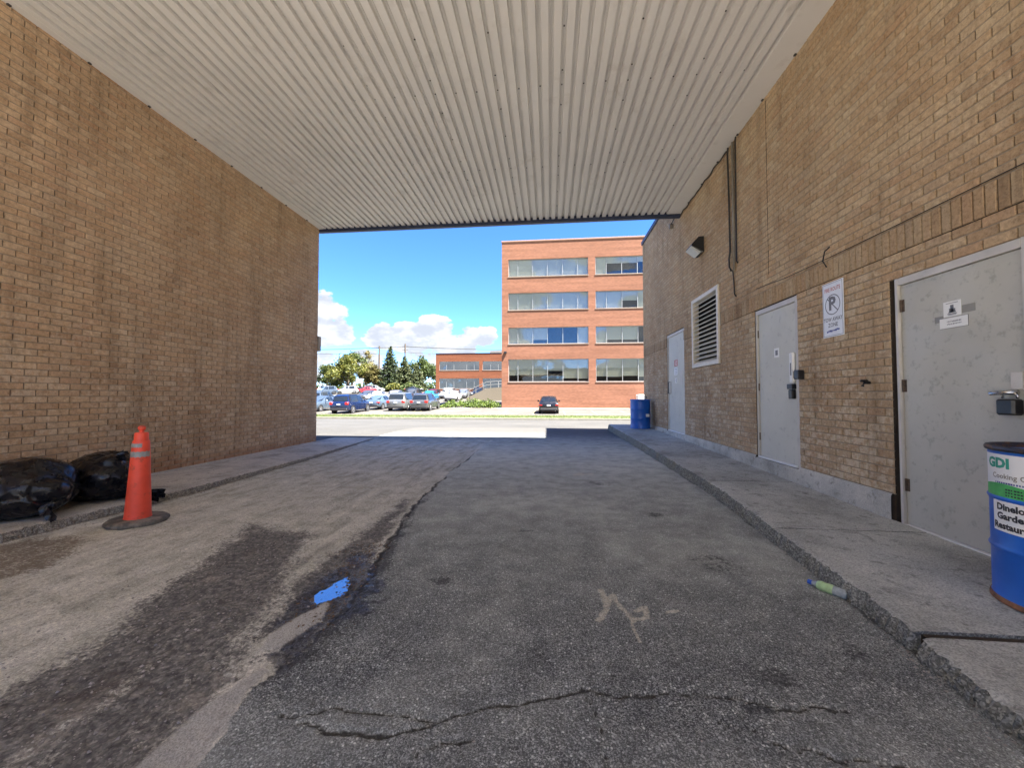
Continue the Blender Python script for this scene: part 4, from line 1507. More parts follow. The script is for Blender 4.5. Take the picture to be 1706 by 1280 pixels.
bl = (2.745, 2.325, .106)
bl = (2.805, 2.365, .109)
t, r, h = drum('blue steel waste oil drum with printed labels beside the scuffed grey door', bl)
mb = MB()
mb.lathe([(r - .001, h - .030), (r + .009, h - .026), (r + .012, h - .010), (r + .006, h), (r - .004, h + .001), (r - .008, h - .008), (r - .010, h - .030), (r - .012, h - .032)], 64, Matrix.Translation(bl), cap=False)
mb.build('rim', M['drum_rim'], t, smooth=True)
mb = MB()
mb.lathe([(.001, h - .030), (r - .008, h - .031)], 48, Matrix.Translation(bl), cap=False)
mb.build('lid', M['drum'], t)
mb = MB()
mb.lathe([(r + .0072, .001), (r + .0075, .010), (r + .0045, .024), (r + .0005, .030)], 64, Matrix.Translation(bl), cap=False)
mb.build('foot_ring', M['rust_band'], t, smooth=True)
RL = r - .0015


def on_drum(vv, ff, mb, a0, zc, dr, mi=0):
    """wrap flat (u, v) onto the drum; a0 = angle of the label centre"""
    P = []
    for u, v in vv:
        a = a0 + u / RL
        P.append((bl[0] + (RL + dr) * math.cos(a), bl[1] + (RL + dr) * math.sin(a), bl[2] + zc + v))
    mb.add(P, ff, mi)


def label_sheet(u0, u1, v0, v1, n=24):
    vv = [(u0 + (u1 - u0) * k / n, v) for v in (v0, v1) for k in range(n + 1)]
    return vv, [(k, k + 1, n + 1 + k + 1, n + 1 + k) for k in range(n)]


def drum_text(mb, body, size, a0, u, z, dr, bold=.0015, fw=1.0, slope=0):
    vv, ff = text_mesh(body, size, bold, fw)
    on_drum([(x + u, y + slope * x) for x, y in vv], ff, mb, a0, z, dr)


A0 = math.atan2(-bl[1] * 1.0, -bl[0]) - .62
mb = MB()
on_drum(*label_sheet(-.215, .25, -.095, .145), mb, A0, .685, .0012)
lab = mb.build('label', M['paper'], t, smooth=True)
lab['label'] = 'large white and green printed label'
mb = MB()
vv = []
nn = 24
for k in range(nn + 1):
    u = -.215 + .465 * k / nn
    vv.append((u, -.095))
for k in range(nn + 1):
    u = -.215 + .465 * k / nn
    vv.append((u, -.040 + .022 * math.sin(k / nn * 4.2 + .4)))
on_drum(vv, [(k, k + 1, nn + 1 + k + 1, nn + 1 + k) for k in range(nn)], mb, A0, .685, .0018)
mb.build('green_wave', M['label_green'], lab, smooth=True)
mb = MB()
drum_text(mb, 'GDI', .074, A0, -.105, .778, .0022, .004, 1.1)
mb.build('logo_lettering', M['ink_green'], lab)
mb = MB()
drum_text(mb, 'Cooking Oil Only', .040, A0, .005, .708, .0022, .0005)
mb.build('grey_lettering', M['conduit'], lab)
mb = MB()
for k in range(22):
    on_drum(*label_sheet(-.12 + k * .0125, -.12 + k * .0125 + rng.uniform(.006, .011), -.005, .004, 1), mb, A0, .672, .0022)
mb.build('blue_small_print', M['ink_blue'], lab)
mb = MB()
for row, (zz, n0) in enumerate(((.638, 14), (.622, 16), (.606, 9))):
    for k in range(n0):
        on_drum(*label_sheet(-.06 + k * .014, -.06 + k * .014 + rng.uniform(.006, .012), -.004, .004, 1), mb, A0, zz, .0024)
mb.build('small_print', M['ink'], lab)
mb = MB()
on_drum(*label_sheet(-.145, .085, -.085, .085, 14), mb, A0, .485, .0012)
lab2 = mb.build('label', M['paper'], t, smooth=True)
lab2['label'] = 'white paper label with restaurant name'
mb = MB()
drum_text(mb, 'Dinelos', .050, A0, -.035, .535, .0022, .0022, 1.05)
drum_text(mb, 'Garden', .050, A0, -.035, .485, .0022, .0022, 1.05)
drum_text(mb, 'Restaurant', .050, A0, -.028, .432, .0022, .0022, 1.0)
mb.build('lettering', M['ink'], lab2)

bf = (2.76, 12.05, walk_r(12.05) - .004)
t, r, h = drum('blue steel drum standing at the far end of the raised walkway', bf)
mb = MB()
mb.lathe([(r - .001, h - .03), (r + .009, h - .026), (r + .012, h - .01), (r + .004, h + .001), (.15, h + .006), (.001, h + .008)], 48, Matrix.Translation(bf), cap=False)
mb.build('lid', M['drum'], t, smooth=True)
mb = MB()
mb.bbox(bf[0] + .10, bf[0] + .20, bf[1] - r + .01, bf[1] - r + .05, bf[2] + .36, bf[2] + .44, .005, 0)
mb.build('label', M['paper'], t)
mb = MB()
mb.tube([(2.99, 12.40, walk_r(12.4) - .02), (3.02, 12.42, 1.25)], .03, 8)
tag(mb.build('drain_pipe', M['conduit']), 'short grey pipe standing behind the far blue drum', 'pipe')

# traffic cone (rubber base, tapered body, collar, knob)
cp = (-4.10, 3.50, .004)
tc = thing('traffic_cone', 'faded orange traffic cone with worn grey bands on a black rubber base', 'cone', cp)
lean = Matrix.Translation(cp) @ Matrix.Rotation(R(1.2), 4, 'Y') @ Matrix.Rotation(R(20), 4, 'Z')
mb = MB()
mb.lathe([(.240, 0), (.246, .010), (.240, .034), (.215, .046), (.15, .050), (.10, .05)], 12, lean)
mb.build('base', M['rubber'], tc)
mb = MB()
cone_prof = [(.108, .048), (.104, .060), (.101, .10), (.090, .33), (.080, .55), (.073, .70), (.067, .800), (.064, .812), (.056, .816), (.054, .885), (.049, .893), (.020, .896), (.016, .910), (.027, .920), (.032, .938), (.027, .955), (.012, .963), (.002, .964)]
mb.lathe(cone_prof, 32, lean)
mb.build('body', M['orange'], tc, smooth=True, angle=35)


def cone_r(z):
    return float(np.interp(z, [p[1] for p in cone_prof], [p[0] for p in cone_prof]))


for z0_, z1_, a0_, a1_ in ((.655, .715, -2.9, .4), (.750, .795, -2.3, -.6), (.730, .765, -3.1, -2.1)):
    mb = MB()
    nn = 20
    vv = []
    for k in range(nn + 1):
        a = a0_ + (a1_ - a0_) * k / nn
        for z in (z0_ + .006 * math.sin(k * 2.3), z1_ - .010 * abs(math.sin(k * 1.1))):
            rr = cone_r(z) + .0016
            vv.append(lean @ Vector((rr * math.cos(a - R(20)), rr * math.sin(a - R(20)), z)))
    mb.add(vv, [(2 * k, 2 * k + 2, 2 * k + 3, 2 * k + 1) for k in range(nn)])
    mb.build('reflective_band', M['reflect'], tc, smooth=True)


def rubbish_bag(label, loc, sx, sy, h, seed, knot, rz=0):
    t = thing('rubbish_bag', label, 'rubbish bag', loc, None)
    bm = bmesh.new()
    bmesh.ops.create_icosphere(bm, subdivisions=6, radius=1)
    kn = Vector(knot).normalized()
    e1 = kn.orthogonal().normalized()
    e2 = kn.cross(e1)
    for v in bm.verts:
        d = v.co.normalized()
        r = 1 + mnoise.noise(d * 1.1 + Vector((seed, 0, 0))) * .20 + mnoise.noise(d * 2.3 + Vector((0, seed, 0))) * .07
        c = d.dot(kn)
        pa = math.atan2(d.dot(e1), d.dot(e2))
        # folds run out from the knot and die away
        fold = max(0, (c + .35) / 1.35)
        wob = pa * 3 + mnoise.noise(d * 1.7 + Vector((seed, 4, 0))) * 2.5
        ridge = (1 - abs(math.sin(wob))) ** 3 + .6 * (1 - abs(math.sin(wob * 2.3 + 1))) ** 4
        r += .05 * fold ** 2 * ridge * (1 - max(0, c) ** 8)
        cre = 1 - abs(mnoise.noise(d * 2.6 + Vector((seed * 2, 0, 3))))
        r += .020 * cre ** 10 + .005 * (1 - abs(mnoise.noise(d * 7 + Vector((seed, 9, 3))))) ** 9
        r += .004 * mnoise.noise(d * 16 + Vector((seed, 1, 1)))
        if c > .90:
            r += ((c - .90) / .10) ** 2 * .16 - .05 * math.exp(-((c - .93) / .03) ** 2)
        p = d * r
        z = p.z * h * .52 + h * .44
        if z < .03:
            z = .03 * math.exp((z - .03) * 8) * .7
        spread = 1.0 + .07 * max(0, 1 - z / (h * .4))
        v.co = Vector((p.x * sx * spread, p.y * sy * spread, max(z, .001)))
    Mz = Matrix.Translation(loc) @ Matrix.Rotation(rz, 4, 'Z')
    bm.verts.index_update()
    mb = MB()
    mb.add([Mz @ v.co for v in bm.verts], [[v.index for v in f.verts] for f in bm.faces])
    bm.free()
    mb.build('bag', M['bag'], t, smooth=True)
    return t, Mz


def tie_ears(t, base, dirs, s):
    for dx, dy, dz in dirs:
        mb = MB()
        b = Vector(base)
        d = Vector((dx, dy, dz))
        side = d.cross(Vector((.3, -1, .2))).normalized()
        vv, n = [], 7
        for k in range(n):
            q = k / (n - 1)
            wv = .012 + .035 * s * math.sin(q * 2.4) + .004
            c = b + d * q + Vector((.010 * math.sin(q * 9), .012 * math.cos(q * 8), -.03 * q * q))
            for j in (-1, -.35, .3, 1):
                vv.append(c + side * wv * j + Vector((0, .012 * math.sin(j * 6 + q * 7), .010 * math.cos(j * 5 + q * 4))))
        ff = [(4 * k + j, 4 * k + j + 1, 4 * k + j + 5, 4 * k + j + 4) for k in range(n - 1) for j in range(3)]
        m2 = MB()
        m2.add(vv, ff)
        o = m2.build('tie_end', M['bag'], t, smooth=True)


t, _ = rubbish_bag('low rounded full black rubbish bag lying furthest from the traffic cone', (-5.18, 3.34, .082), .40, .37, .60, 2.7, (.9, -.25, .05), R(10))
tie_ears(t, (-4.76, 3.25, .27), [(.06, -.02, -.17), (.03, -.05, -.10)], .8)
t, _ = rubbish_bag('black rubbish bag with knotted top standing right behind the traffic cone', (-5.12, 4.02, .082), .38, .36, .54, 9.1, (.55, -.1, .8), R(-20))
tie_ears(t, (-4.90, 3.96, .53), [(.06, .02, .13), (.11, -.02, .07)], .8)
tie_ears(t, (-4.72, 4.02, .14), [(.24, .03, -.02), (.20, -.06, -.04), (.26, .08, .02)], 1.0)

# crushed water bottle by the kerb
bo = Vector((1.715, 2.775, .031))
bd = Vector((1.835, 2.605, .031)) - bo
t = thing('plastic_bottle', 'clear plastic bottle with green label and blue cap lying against the kerb', 'bottle', (1.775, 2.69, 0))
Mb = Matrix.Translation(bo) @ bd.to_track_quat('Z', 'Y').to_matrix().to_4x4()
L = bd.length
mb = MB()
mb.lathe([(.0125, .018), (.013, .030), (.022, .050), (.0295, .066), (.0300, .085), (.0275, .10), (.0300, .115), (.0300, .150), (.0278, .158), (.0300, .168), (.0278, .180), (.0298, .192), (.026, .205), (.015, .207)], 20, Mb)
mb.build('body', M['pet'], t, smooth=True)
mb = MB()
mb.lathe([(.0145, -.002), (.0150, .0), (.0150, .020), (.013, .021)], 16, Mb)
mb.build('cap', M['cap_blue'], t, smooth=True, angle=40)
mb = MB()
mb.lathe([(.0232, .051), (.0303, .067), (.0308, .085), (.0284, .10), (.0308, .114), (.0308, .140)], 20, Mb, cap=False)
mb.build('label', M['pet_label'], t, smooth=True)
mb = MB()
mb.lathe([(.0001, 0), (.014, 0)], 14, Mb @ Matrix.Translation((-.012, -.0295, .088)) @ Matrix.Rotation(R(67), 4, 'X') @ Matrix.Rotation(0, 4, 'Z'), cap=False)
mb.build('label_disc', M['cap_blue'], t)

# loose grit along the kerbs and on the old slab
mb = MB()
rg = random.Random(3)


def pebble(mb, x, y, z, s):
    q = [Vector((rg.uniform(.6, 1), 0, 0)), Vector((0, rg.uniform(.6, 1), 0)), Vector((-rg.uniform(.6, 1), 0, 0)), Vector((0, -rg.uniform(.6, 1), 0))]
    a = rg.uniform(0, 6.28)
    Rm = Matrix.Rotation(a, 3, 'Z')
    vv = [Rm @ p * s for p in q] + [Vector((rg.uniform(-.3, .3) * s, rg.uniform(-.3, .3) * s, s * rg.uniform(.4, .8))), Vector((0, 0, -s * .4))]
    mb.add([(v.x + x, v.y + y, v.z + z) for v in vv], [(0, 1, 4), (1, 2, 4), (2, 3, 4), (3, 0, 4), (1, 0, 5), (2, 1, 5), (3, 2, 5), (0, 3, 5)])


for k in range(6500):
    y = 1.0 + 7 * rg.random() ** 1.8
    u = rg.random()
    if u < .30:
        x = kerb(KERB_R, y) - abs(rg.gauss(0, .05)) + .004
    elif u < .50:
        x = kerb(KERB_L, y) + abs(rg.gauss(0, .10)) + .012
    elif u < .90:
        x = rg.gauss(-2.1, .5)
        if x > -1.25: continue
    else:
        x = rg.uniform(-1.2, 1.6)
    pebble(mb, x, y, gzf(y) + .002, rg.choice((.003, .004, .005, .007, .010)) * rg.uniform(.7, 1.3))
tag(mb.build('loose_gravel', M['stone']), 'small loose stones and grit scattered on the old paving', 'gravel', kind='stuff')
mb = MB()
for k in range(420):
    y = rg.uniform(2.0, 3.2)
    x = -1.40 + rg.gauss(0, .10) - (y - 2.6) * .12
    if abs(x + 1.42) < .07 and 2.28 < y < 2.55: continue
    s = rg.uniform(.006, .016)
    a = rg.uniform(0, 6.28)
    z = gzf(y) + rg.uniform(.0, .006)
    mb.add([(x + s * math.cos(a + b) * (1 if b in (0, math.pi) else .5), y + s * math.sin(a + b) * (1 if b in (0, math.pi) else .5), z + rg.uniform(0, .005)) for b in (0, math.pi / 2, math.pi, 3 * math.pi / 2)], [(0, 1, 2, 3)])
tag(mb.build('leaf_litter', M['leaf_litter']), 'dark rotting leaf scraps around the puddle', 'leaf litter', kind='stuff')

# ------------------------------------------------------------------ road edge, verge, lot
kb = sheet('verge', list(np.linspace(-80, 45, 26)), [27.15, 28, 29, 30, 30.45], lambda x, y: gzf(y) + .10 + .03 * mnoise.noise((x * .4, y, 0)), M['soil'])
mb = MB()
for a, b in ((27.0, 27.15), (30.45, 30.6)):
    for k in range(62):
        xx = -80 + k * 2.0
        mb.bbox(xx + .004, xx + 1.996, a, b, gzf(a) - .25, gzf(a) + .13, .012)
tag(mb.build('road_kerb', M['kerb']), kind='structure')
mb = MB()
for k in range(26000):
    x, y = rg.uniform(-32, 14), rg.uniform(27.18, 30.42)
    hgt = rg.uniform(.04, .11)
    a = rg.uniform(0, 3.14)
    w = .012
    z = gzf(y) + .10
    dx, dy = math.cos(a) * w, math.sin(a) * w
    mb.add([(x - dx, y - dy, z - .02), (x + dx, y + dy, z - .02), (x + rg.gauss(0, .03), y + rg.gauss(0, .03), z + hgt)], [(0, 1, 2)])
tag(mb.build('grass', M['grass']), 'short green grass on the strip between the road and the car park', 'grass', kind='stuff')


def lot_line(x0, x1, y0, y1):
    mb = MB()
    n = max(1, int((y1 - y0) / 2))
    for k in range(n):
        a, b = y0 + (y1 - y0) * k / n, y0 + (y1 - y0) * (k + 1) / n
        mb.add([(x0, a, gzf(a) + .006), (x1, a, gzf(a) + .006), (x1, b, gzf(b) + .006), (x0, b, gzf(b) + .006)], [(0, 1, 2, 3)])
    tag(mb.build('parking_line', M['stripe']), kind='structure')


for k in range(-4, 4):
    lot_line(k * 2.75 - 1.45, k * 2.75 - 1.33, 33.0, 38.4)
for k in range(8):
    lot_line(-29.6 + k * 2.75, -29.48 + k * 2.75, 32.6, 38.0)


def blk(name, x0, x1, y0, y1, z0, z1, mat, kind='structure'):
    mb = MB()
    mb.bbox(x0, x1, y0, y1, z0, z1, .02)
    return tag(mb.build(name, mat), kind=kind)


blk('foundation_path', -11.6, 16, 39.6, 42.4, -.6, -.10, M['kerb'])


# ------------------------------------------------------------------ office buildings
def office(label, x0, x1, y, zb, zt, bands, wall_mat, depth, pane_w, sillmat=True, pane_mat='pane', seed=1, coping='navy'):
    rs = random.Random(seed)
    t = thing('office_building', label, 'building', ((x0 + x1) / 2, y, zb))
    mb = MB()
    holes = [b[:4] for b in bands]
    xs_ = sorted(set([x0, x1] + [v for h in holes for v in h[:2]]))
    zs_ = sorted(set([zb, zt] + [v for h in holes for v in h[2:]]))
    # spandrels full width, piers between windows
    rows = sorted(set((h[2], h[3]) for h in holes))
    z = zb
    for a, b in rows:
        mb.box(x0, x1, y, y + .4, z, a)
        row = sorted(h for h in holes if h[2] == a)
        c = x0
        for h in row:
            mb.box(c, h[0], y + .001, y + .4, a, b)
            c = h[1]
        mb.box(c, x1, y + .001, y + .4, a, b)
        z = b
    mb.box(x0, x1, y, y + .4, z, zt)
    mb.box(x0, x0 + .4, y + .4, y + depth, zb, zt).box(x1 - .4, x1, y + .4, y + depth, zb, zt).box(x0 + .4, x1 - .4, y + depth - .4, y + depth, zb, zt)
    mb.build('wall', wall_mat, t)
    mb = MB()
    mb.box(x0 + .4, x1 - .4, y + .4, y + depth - .4, zt - .8, zt - .6)
    mb.build('roof', M['roofing'], t)
    mb = MB()
    mb.bbox(x0 - .06, x1 + .06, y - .06, y + .44, zt - .01, zt + .16, .02)
    mb.build('coping', M[coping], t)
    mb = MB()
    mb.box(x0 + .5, x1 - .5, y + 3.0, y + 3.1, zb, zt - .9)
    for a, b in rows:
        mb.box(x0 + .42, x1 - .42, y + .42, y + 3.0, a - .32, a - .12)
    mb.build('rooms', M['room'], t)
    for h in bands:
        a, b, c, d = h[:4]
        edges = h[4]
        mb = MB()
        fw = .05
        yy = y + .20
        mb.box(a, b, yy - .04, yy + .04, c, c + fw).box(a, b, yy - .04, yy + .04, d - fw, d)
        for e in edges:
            e2 = min(max(e, a + fw / 2), b - fw / 2)
            mb.box(e2 - fw / 2, e2 + fw / 2, yy - .039, yy + .039, c + fw, d - fw)
        w = mb.build('window', M['mullion'], t)
        mb = MB()
        mb.bbox(a - .05, b + .05, y - .05, y + .16, c - .10, c - .002, .01)
        mb.build('sill', M['sill'], w)
        for k in range(len(edges) - 1):
            mb = MB()
            mb.box(edges[k] + fw / 2, edges[k + 1] - fw / 2, yy - .006, yy + .006, c + fw, d - fw)
            mb.build('pane', M[pane_mat], w)
            bl_ = h[5][k] if len(h) > 5 else 0
            if bl_ > 0:
                mb = MB()
                top = d - fw
                mb.box(edges[k] + .03, edges[k + 1] - .03, yy + .10, yy + .115, top - (d - c - fw * 2) * bl_, top)
                mb.build('blind', M[h[6]] if len(h) > 6 else M['blind'], w)
    return t


E1 = [-4.47, -3.42, -1.78, -.17, 1.50, 3.12, 4.25]
E2 = [5.03, 6.20, 7.85, 9.50, 11.1, 12.7, 13.8]
bands = []
for (z0_, z1_), b1, b2, bm_ in (((14.42, 16.35), [1, 1, 1, 1, 1, 1], [1, .35, .35, .3, 1, 1], 'blind'), ((10.70, 12.60), [.98, .97, .96, 1, 1, .97], [.95, .98, .55, 1, 1, 1], 'blind'),
                                ((6.92, 8.75), [1, 1, .75, 0, 0, 1], [1, .8, .8, .0, 1, 1], 'blind'), ((2.76, 5.24), [.72, .70, .70, .52, .86, .88], [.78, .80, .76, .8, .8, .8], 'blind2')):
    bands.append((-4.47, 4.25, z0_, z1_, E1, b1, bm_))
    bands.append((5.03, 13.8, z0_, z1_, E2, b2, bm_))
office('four storey orange brick office block with long bands of blind covered windows', -5.21, 22, 42, -.30, 18.3, bands, M['brick_office'], 6.5, 1.6, coping='cope')
F1 = [-24.5, -22.9, -21.2, -18.3, -16.6, -15.45]
F2 = [-14.7, -12.9, -11.2, -9.4, -7.6]
bands = [(-24.5, -15.45, 6.86, 8.85, F1, [.6, .9, 0, 0, .5]), (-14.7, -7.6, 6.86, 8.85, F2, [.3, 0, 0, .2]),
         (-24.5, -15.45, 2.75, 5.05, F1, [0, 0, 0, 0, 0]), (-14.7, -7.6, 2.75, 5.05, F2, [0, 0, 0, 0])]
lo_ = office('two storey orange brick office building with dark tinted window bands', -25.3, -4, 84, 1.0, 10.55, bands, M['brick_low'], 18, 1.8, pane_mat='pane_dark', seed=4)
mb = MB()
mb.box(-14, -6, 90, 96, 9.7, 11.9)
mb.build('penthouse', M['conduit'], lo_)
# small things on the office block
mb = MB()
mb.bbox(-4.95, -4.65, 41.80, 41.998, 5.85, 6.1, .03)
tag(mb.build('flood_lamp', M['black']), 'small black flood lamp on the orange office block corner', 'lamp')
mb = MB()
mb.bbox(9.1, 10.6, 40.6, 41.6, -.1, 1.35, .06)
tag(mb.build('utility_cabinet', M['white_paint']), 'white utility cabinet standing against the orange office block', 'cabinet')

# entrance ramp with white railing between the two offices
rp = thing('entrance_ramp', 'beige entrance ramp with pale railing left of the orange office block', 'ramp', (-9, 56, 0))
mb = MB()
mb.add([(-12.2, 56, -.2), (-5.3, 56, -.2), (-5.3, 56, 2.6), (-9.2, 56, 2.3), (-12.2, 56, .9), (-12.2, 58, -.2), (-5.3, 58, -.2), (-5.3, 58, 2.6), (-9.2, 58, 2.3), (-12.2, 58, .9)],
       [(0, 1, 2, 3, 4), (9, 8, 7, 6, 5), (4, 3, 8, 9), (3, 2, 7, 8), (0, 4, 9, 5), (2, 1, 6, 7), (1, 0, 5, 6)])
mb.build('ramp_wall', M['beige'], rp)
for x_, zt_ in ((-11.9, 1.05), (-10.8, 1.5), (-9.7, 2.05), (-8.6, 2.35), (-7.4, 2.45), (-6.2, 2.55)):
    mb = MB()
    mb.tube([(x_, 56.05, zt_ - .2), (x_, 56.05, zt_ + .95)], .04, 6)
    mb.build('railing_post', M['rail'], rp)
mb = MB()
mb.tube([(-12.0, 56.05, 1.95), (-9.2, 56.05, 3.25), (-5.3, 56.05, 3.5)], .04, 6)
mb.tube([(-12.0, 56.05, 1.5), (-9.2, 56.05, 2.8), (-5.3, 56.05, 3.05)], .035, 6)
mb.build('handrail', M['rail'], rp)


# ------------------------------------------------------------------ vegetation
def leaf_quads(mb, pts, size, rs):
    for p in pts:
        s = size * rs.uniform(.6, 1.35)
        u = Vector((rs.gauss(0, 1), rs.gauss(0, 1), rs.gauss(0, 1))).normalized()
        v = u.cross(Vector((rs.gauss(0, 1), rs.gauss(0, 1), rs.gauss(0, 1)))).normalized()
        a, b = u * s, v * s * .6
        p = Vector(p)
        mb.add([p - a, p + b, p + a, p - b], [(0, 1, 2, 3)])


def broadleaf(label, x, y, h, w, mat, seed, n=2600, thin=False, group='trees along the far edge of the car park'):
    rs = random.Random(seed)
    z0_ = gzf(y) - .3
    t = thing('deciduous_tree', label, 'tree', (x, y, z0_), group)
    mb = MB()
    mb.tube([(x, y, z0_), (x + .1, y, z0_ + h * .25), (x + rs.uniform(-.3, .3), y, z0_ + h * .55), (x + rs.uniform(-.5, .5), y, z0_ + h * .9)], [w * .045, w * .036, w * .022, .03], 7)
    clumps = []
    for k in range(26 if not thin else 20):
        a = rs.uniform(0, 6.28)
        q = rs.uniform(.22, 1)
        rr = w * .5 * math.sqrt(rs.random()) * (1.05 - .75 * max(0, (q - .45) / .55) ** 1.4) * (.65 + .35 * min(1, q / .4))
        c = Vector((x + rr * math.cos(a), y + rr * math.sin(a), z0_ + h * (.18 + .80 * q)))
        clumps.append((c, w * rs.uniform(.09, .17)))
        st_ = Vector((x, y, z0_ + h * max(.18, (.18 + .80 * q) - .22)))
        mb.tube([st_, (st_ + c) / 2 + Vector((0, 0, h * .03)), c], [w * .012, w * .008, .02], 5)
    mb.build('trunk', M['bark'], t)
    cr = MB()
    pts = []
    for k in range(n):
        c, r = rs.choice(clumps)
        d = Vector((rs.gauss(0, 1), rs.gauss(0, 1), rs.gauss(0, .8))).normalized()
        pts.append(c + d * r * rs.uniform(.35, 1.15))
    leaf_quads(cr, pts, .26, rs)
    cr.build('crown', mat, t)
    return t


def spruce(label, x, y, h, w, mat, seed, group='trees along the far edge of the car park'):
    rs = random.Random(seed)
    z0_ = gzf(y) - .3
    t = thing('spruce_tree', label, 'tree', (x, y, z0_), group)
    mb = MB()
    mb.tube([(x, y, z0_), (x, y, z0_ + h * .5), (x, y, z0_ + h)], [w * .04, w * .025, .02], 7)
    mb.build('trunk', M['bark'], t)
    cr = MB()
    z = .06
    pts = []
    while z < 1:
        rad = w * .5 * (1 - z) ** .85 + .08
        nb = int(7 + 8 * (1 - z))
        for k in range(nb):
            a = rs.uniform(0, 6.28)
            L_ = rad * rs.uniform(.7, 1.12)
            for q in np.linspace(.15, 1, max(3, int(L_ * 5))):
                for _ in range(2):
                    pts.append(Vector((x + math.cos(a) * L_ * q + rs.gauss(0, .10), y + math.sin(a) * L_ * q + rs.gauss(0, .10), z0_ + h * z - L_ * .28 * q + .10 * L_ * q * q * 2 + rs.gauss(0, .07))))
        z += .017 + .007 * (1 - z)
    leaf_quads(cr, pts, .24, rs)
    cr.build('crown', mat, t)


broadleaf('round tree turning yellow at the far edge of the car park', -55.2, 101, 9.4, 10.5, M['leaf_y'], 3, 5200)
broadleaf('taller green tree rising behind the yellow tree', -56.8, 106, 11.4, 9.0, M['leaf_g'], 4, 4200)
broadleaf('low dark green bushy tree left of the yellow tree', -63.0, 104, 7.2, 8.0, M['leaf_g'], 5, 3800)
broadleaf('thin half bare tree between the yellow tree and the utility pole', -54.0, 109, 12.0, 6.4, M['leaf_thin'], 6, 1100, True)
broadleaf('small orange yellow tree in front of the utility pole', -48.8, 103, 7.4, 6.8, M['leaf_o'], 7, 3400)
broadleaf('small yellow green tree beside the orange one', -51.6, 104, 7.8, 6.0, M['leaf_y'], 8, 2600)
spruce('tall pointed spruce with a bare tip', -44.4, 104, 13.0, 9.4, M['spruce'], 9)
spruce('broad pale spruce right of the tall pointed spruce', -39.9, 103, 10.0, 8.6, M['spruce_l'], 10)
broadleaf('dark evergreen tree beside the two storey office', -37.2, 109, 10.6, 10.0, M['leaf_g'], 11, 5600)
spruce('short pale spruce in front of the dark evergreen tree', -36.0, 102, 7.6, 6.8, M['spruce_l'], 12)
broadleaf('low yellow shrub at the foot of the spruces', -41.6, 99, 2.2, 5.0, M['leaf_y'], 13, 900)
broadleaf('low green shrub beside the black sedan', -36.6, 98, 2.6, 5.0, M['leaf_g'], 14, 900)

mb = MB()
rs = random.Random(77)
pts = []
for k in range(9000):
    x = rs.uniform(-190, 60)
    hh = 4.5 + 2.5 * mnoise.noise((x * .06, 3, 0)) + 1.6 * mnoise.noise((x * .3, 9, 0))
    pts.append((x, 190 + rs.uniform(-4, 4), 2.0 + hh * rs.random() ** .7))
leaf_quads(mb, pts, .8, rs)
tag(mb.build('distant_trees', M['leaf_g']), 'far line of green trees behind the car park', 'trees', kind='stuff')

hd = thing('juniper_hedge', 'low spreading bright green juniper hedge left of the orange office block', 'hedge', (-8.5, 41.5, gzf(41.5)))
mb = MB()
rs = random.Random(8)
pts = []
stems = MB()
for k in range(60):
    cx, cy = rs.uniform(-11.6, -5.5), rs.uniform(40.6, 43.6)
    env = min(1, (cx + 12.2) / 1.6)
    hh = rs.uniform(.45, 1.05) * env
    stems.tube([(cx, cy, gzf(cy) - .05), (cx + rs.gauss(0, .2), cy + rs.gauss(0, .2), gzf(cy) + hh * .8)], [.03, .01], 5)
    for j in range(70):
        a = rs.uniform(0, 6.28)
        q = rs.random() ** .5
        pts.append((cx + math.cos(a) * .62 * q, cy + math.sin(a) * .62 * q, gzf(cy) + .04 + hh * (1 - q * q * .6) * rs.uniform(.35, 1.05)))
leaf_quads(mb, pts, .10, rs)
mb.build('foliage', M['juniper'], hd)
stems.build('stems', M['bark'], hd)


def pole(label, x, y, h, arms):
    z0_ = gzf(y) - .3
    t = thing('utility_pole', label, 'utility pole', (x, y, z0_), 'utility poles behind the trees')
    mb = MB()
    mb.tube([(x, y, z0_), (x, y, z0_ + h)], [.36, .26], 8)
    mb.build('shaft', M['pole'], t)
    for a in arms:
        mb = MB()
        mb.bbox(x - 1.1, x + 1.1, y - .06, y + .06, z0_ + h - a - .07, z0_ + h - a + .07, .01)
        mb.build('crossarm', M['pole'], t)
    return z0_ + h


pz1 = pole('brown wooden utility pole with one crossarm beside the tall spruce', -57.3, 125, 15.7, (.6,))
pz2 = pole('taller grey utility pole with two crossarms behind the broad pale spruce', -50.2, 130, 17.0, (.9, 2.1))
for k, (dz, dy) in enumerate(((.5, 0), (.5, .9), (2.6, 0))):
    mb = MB()
    xs_ = [-130, -57.3, -50.2 + .0, 30]
    pts = []
    for a, b, ya, yb, za, zb in ((-130, -57.3, 118, 125, pz1 - .4, pz1 - dz), (-57.3, -50.2, 125, 130, pz1 - dz, pz2 - .9 - dz + .5), (-50.2, 30, 130, 150, pz2 - .4 - dz, pz2 + .5 - dz)):
        for q in np.linspace(0, 1, 12)[:-1]:
            pts.append((a + (b - a) * q, ya + (yb - ya) * q + dy, za + (zb - za) * q - 4 * q * (1 - q) * abs(b - a) * .012))
    mb.tube(pts, .05, 4)
    tag(mb.build('power_line', M['cable']), ('front power line on the top crossarms of the utility poles', 'rear power line on the top crossarms of the utility poles', 'lowest power line strung between the utility poles')[k], 'power line', 'power lines')
lx_ = thing('lamp_post', 'slim white lamp post in front of the yellow trees', 'lamp post', (-46.6, 92, gzf(92)))
mb = MB()
mb.tube([(-46.6, 92, gzf(92) - .1), (-46.6, 92, gzf(92) + 3.3)], .08, 8)
mb.build('post', M['white_paint'], lx_)
mb = MB()
mb.bbox(-46.95, -46.25, 91.85, 92.15, gzf(92) + 3.3, gzf(92) + 3.42, .02)
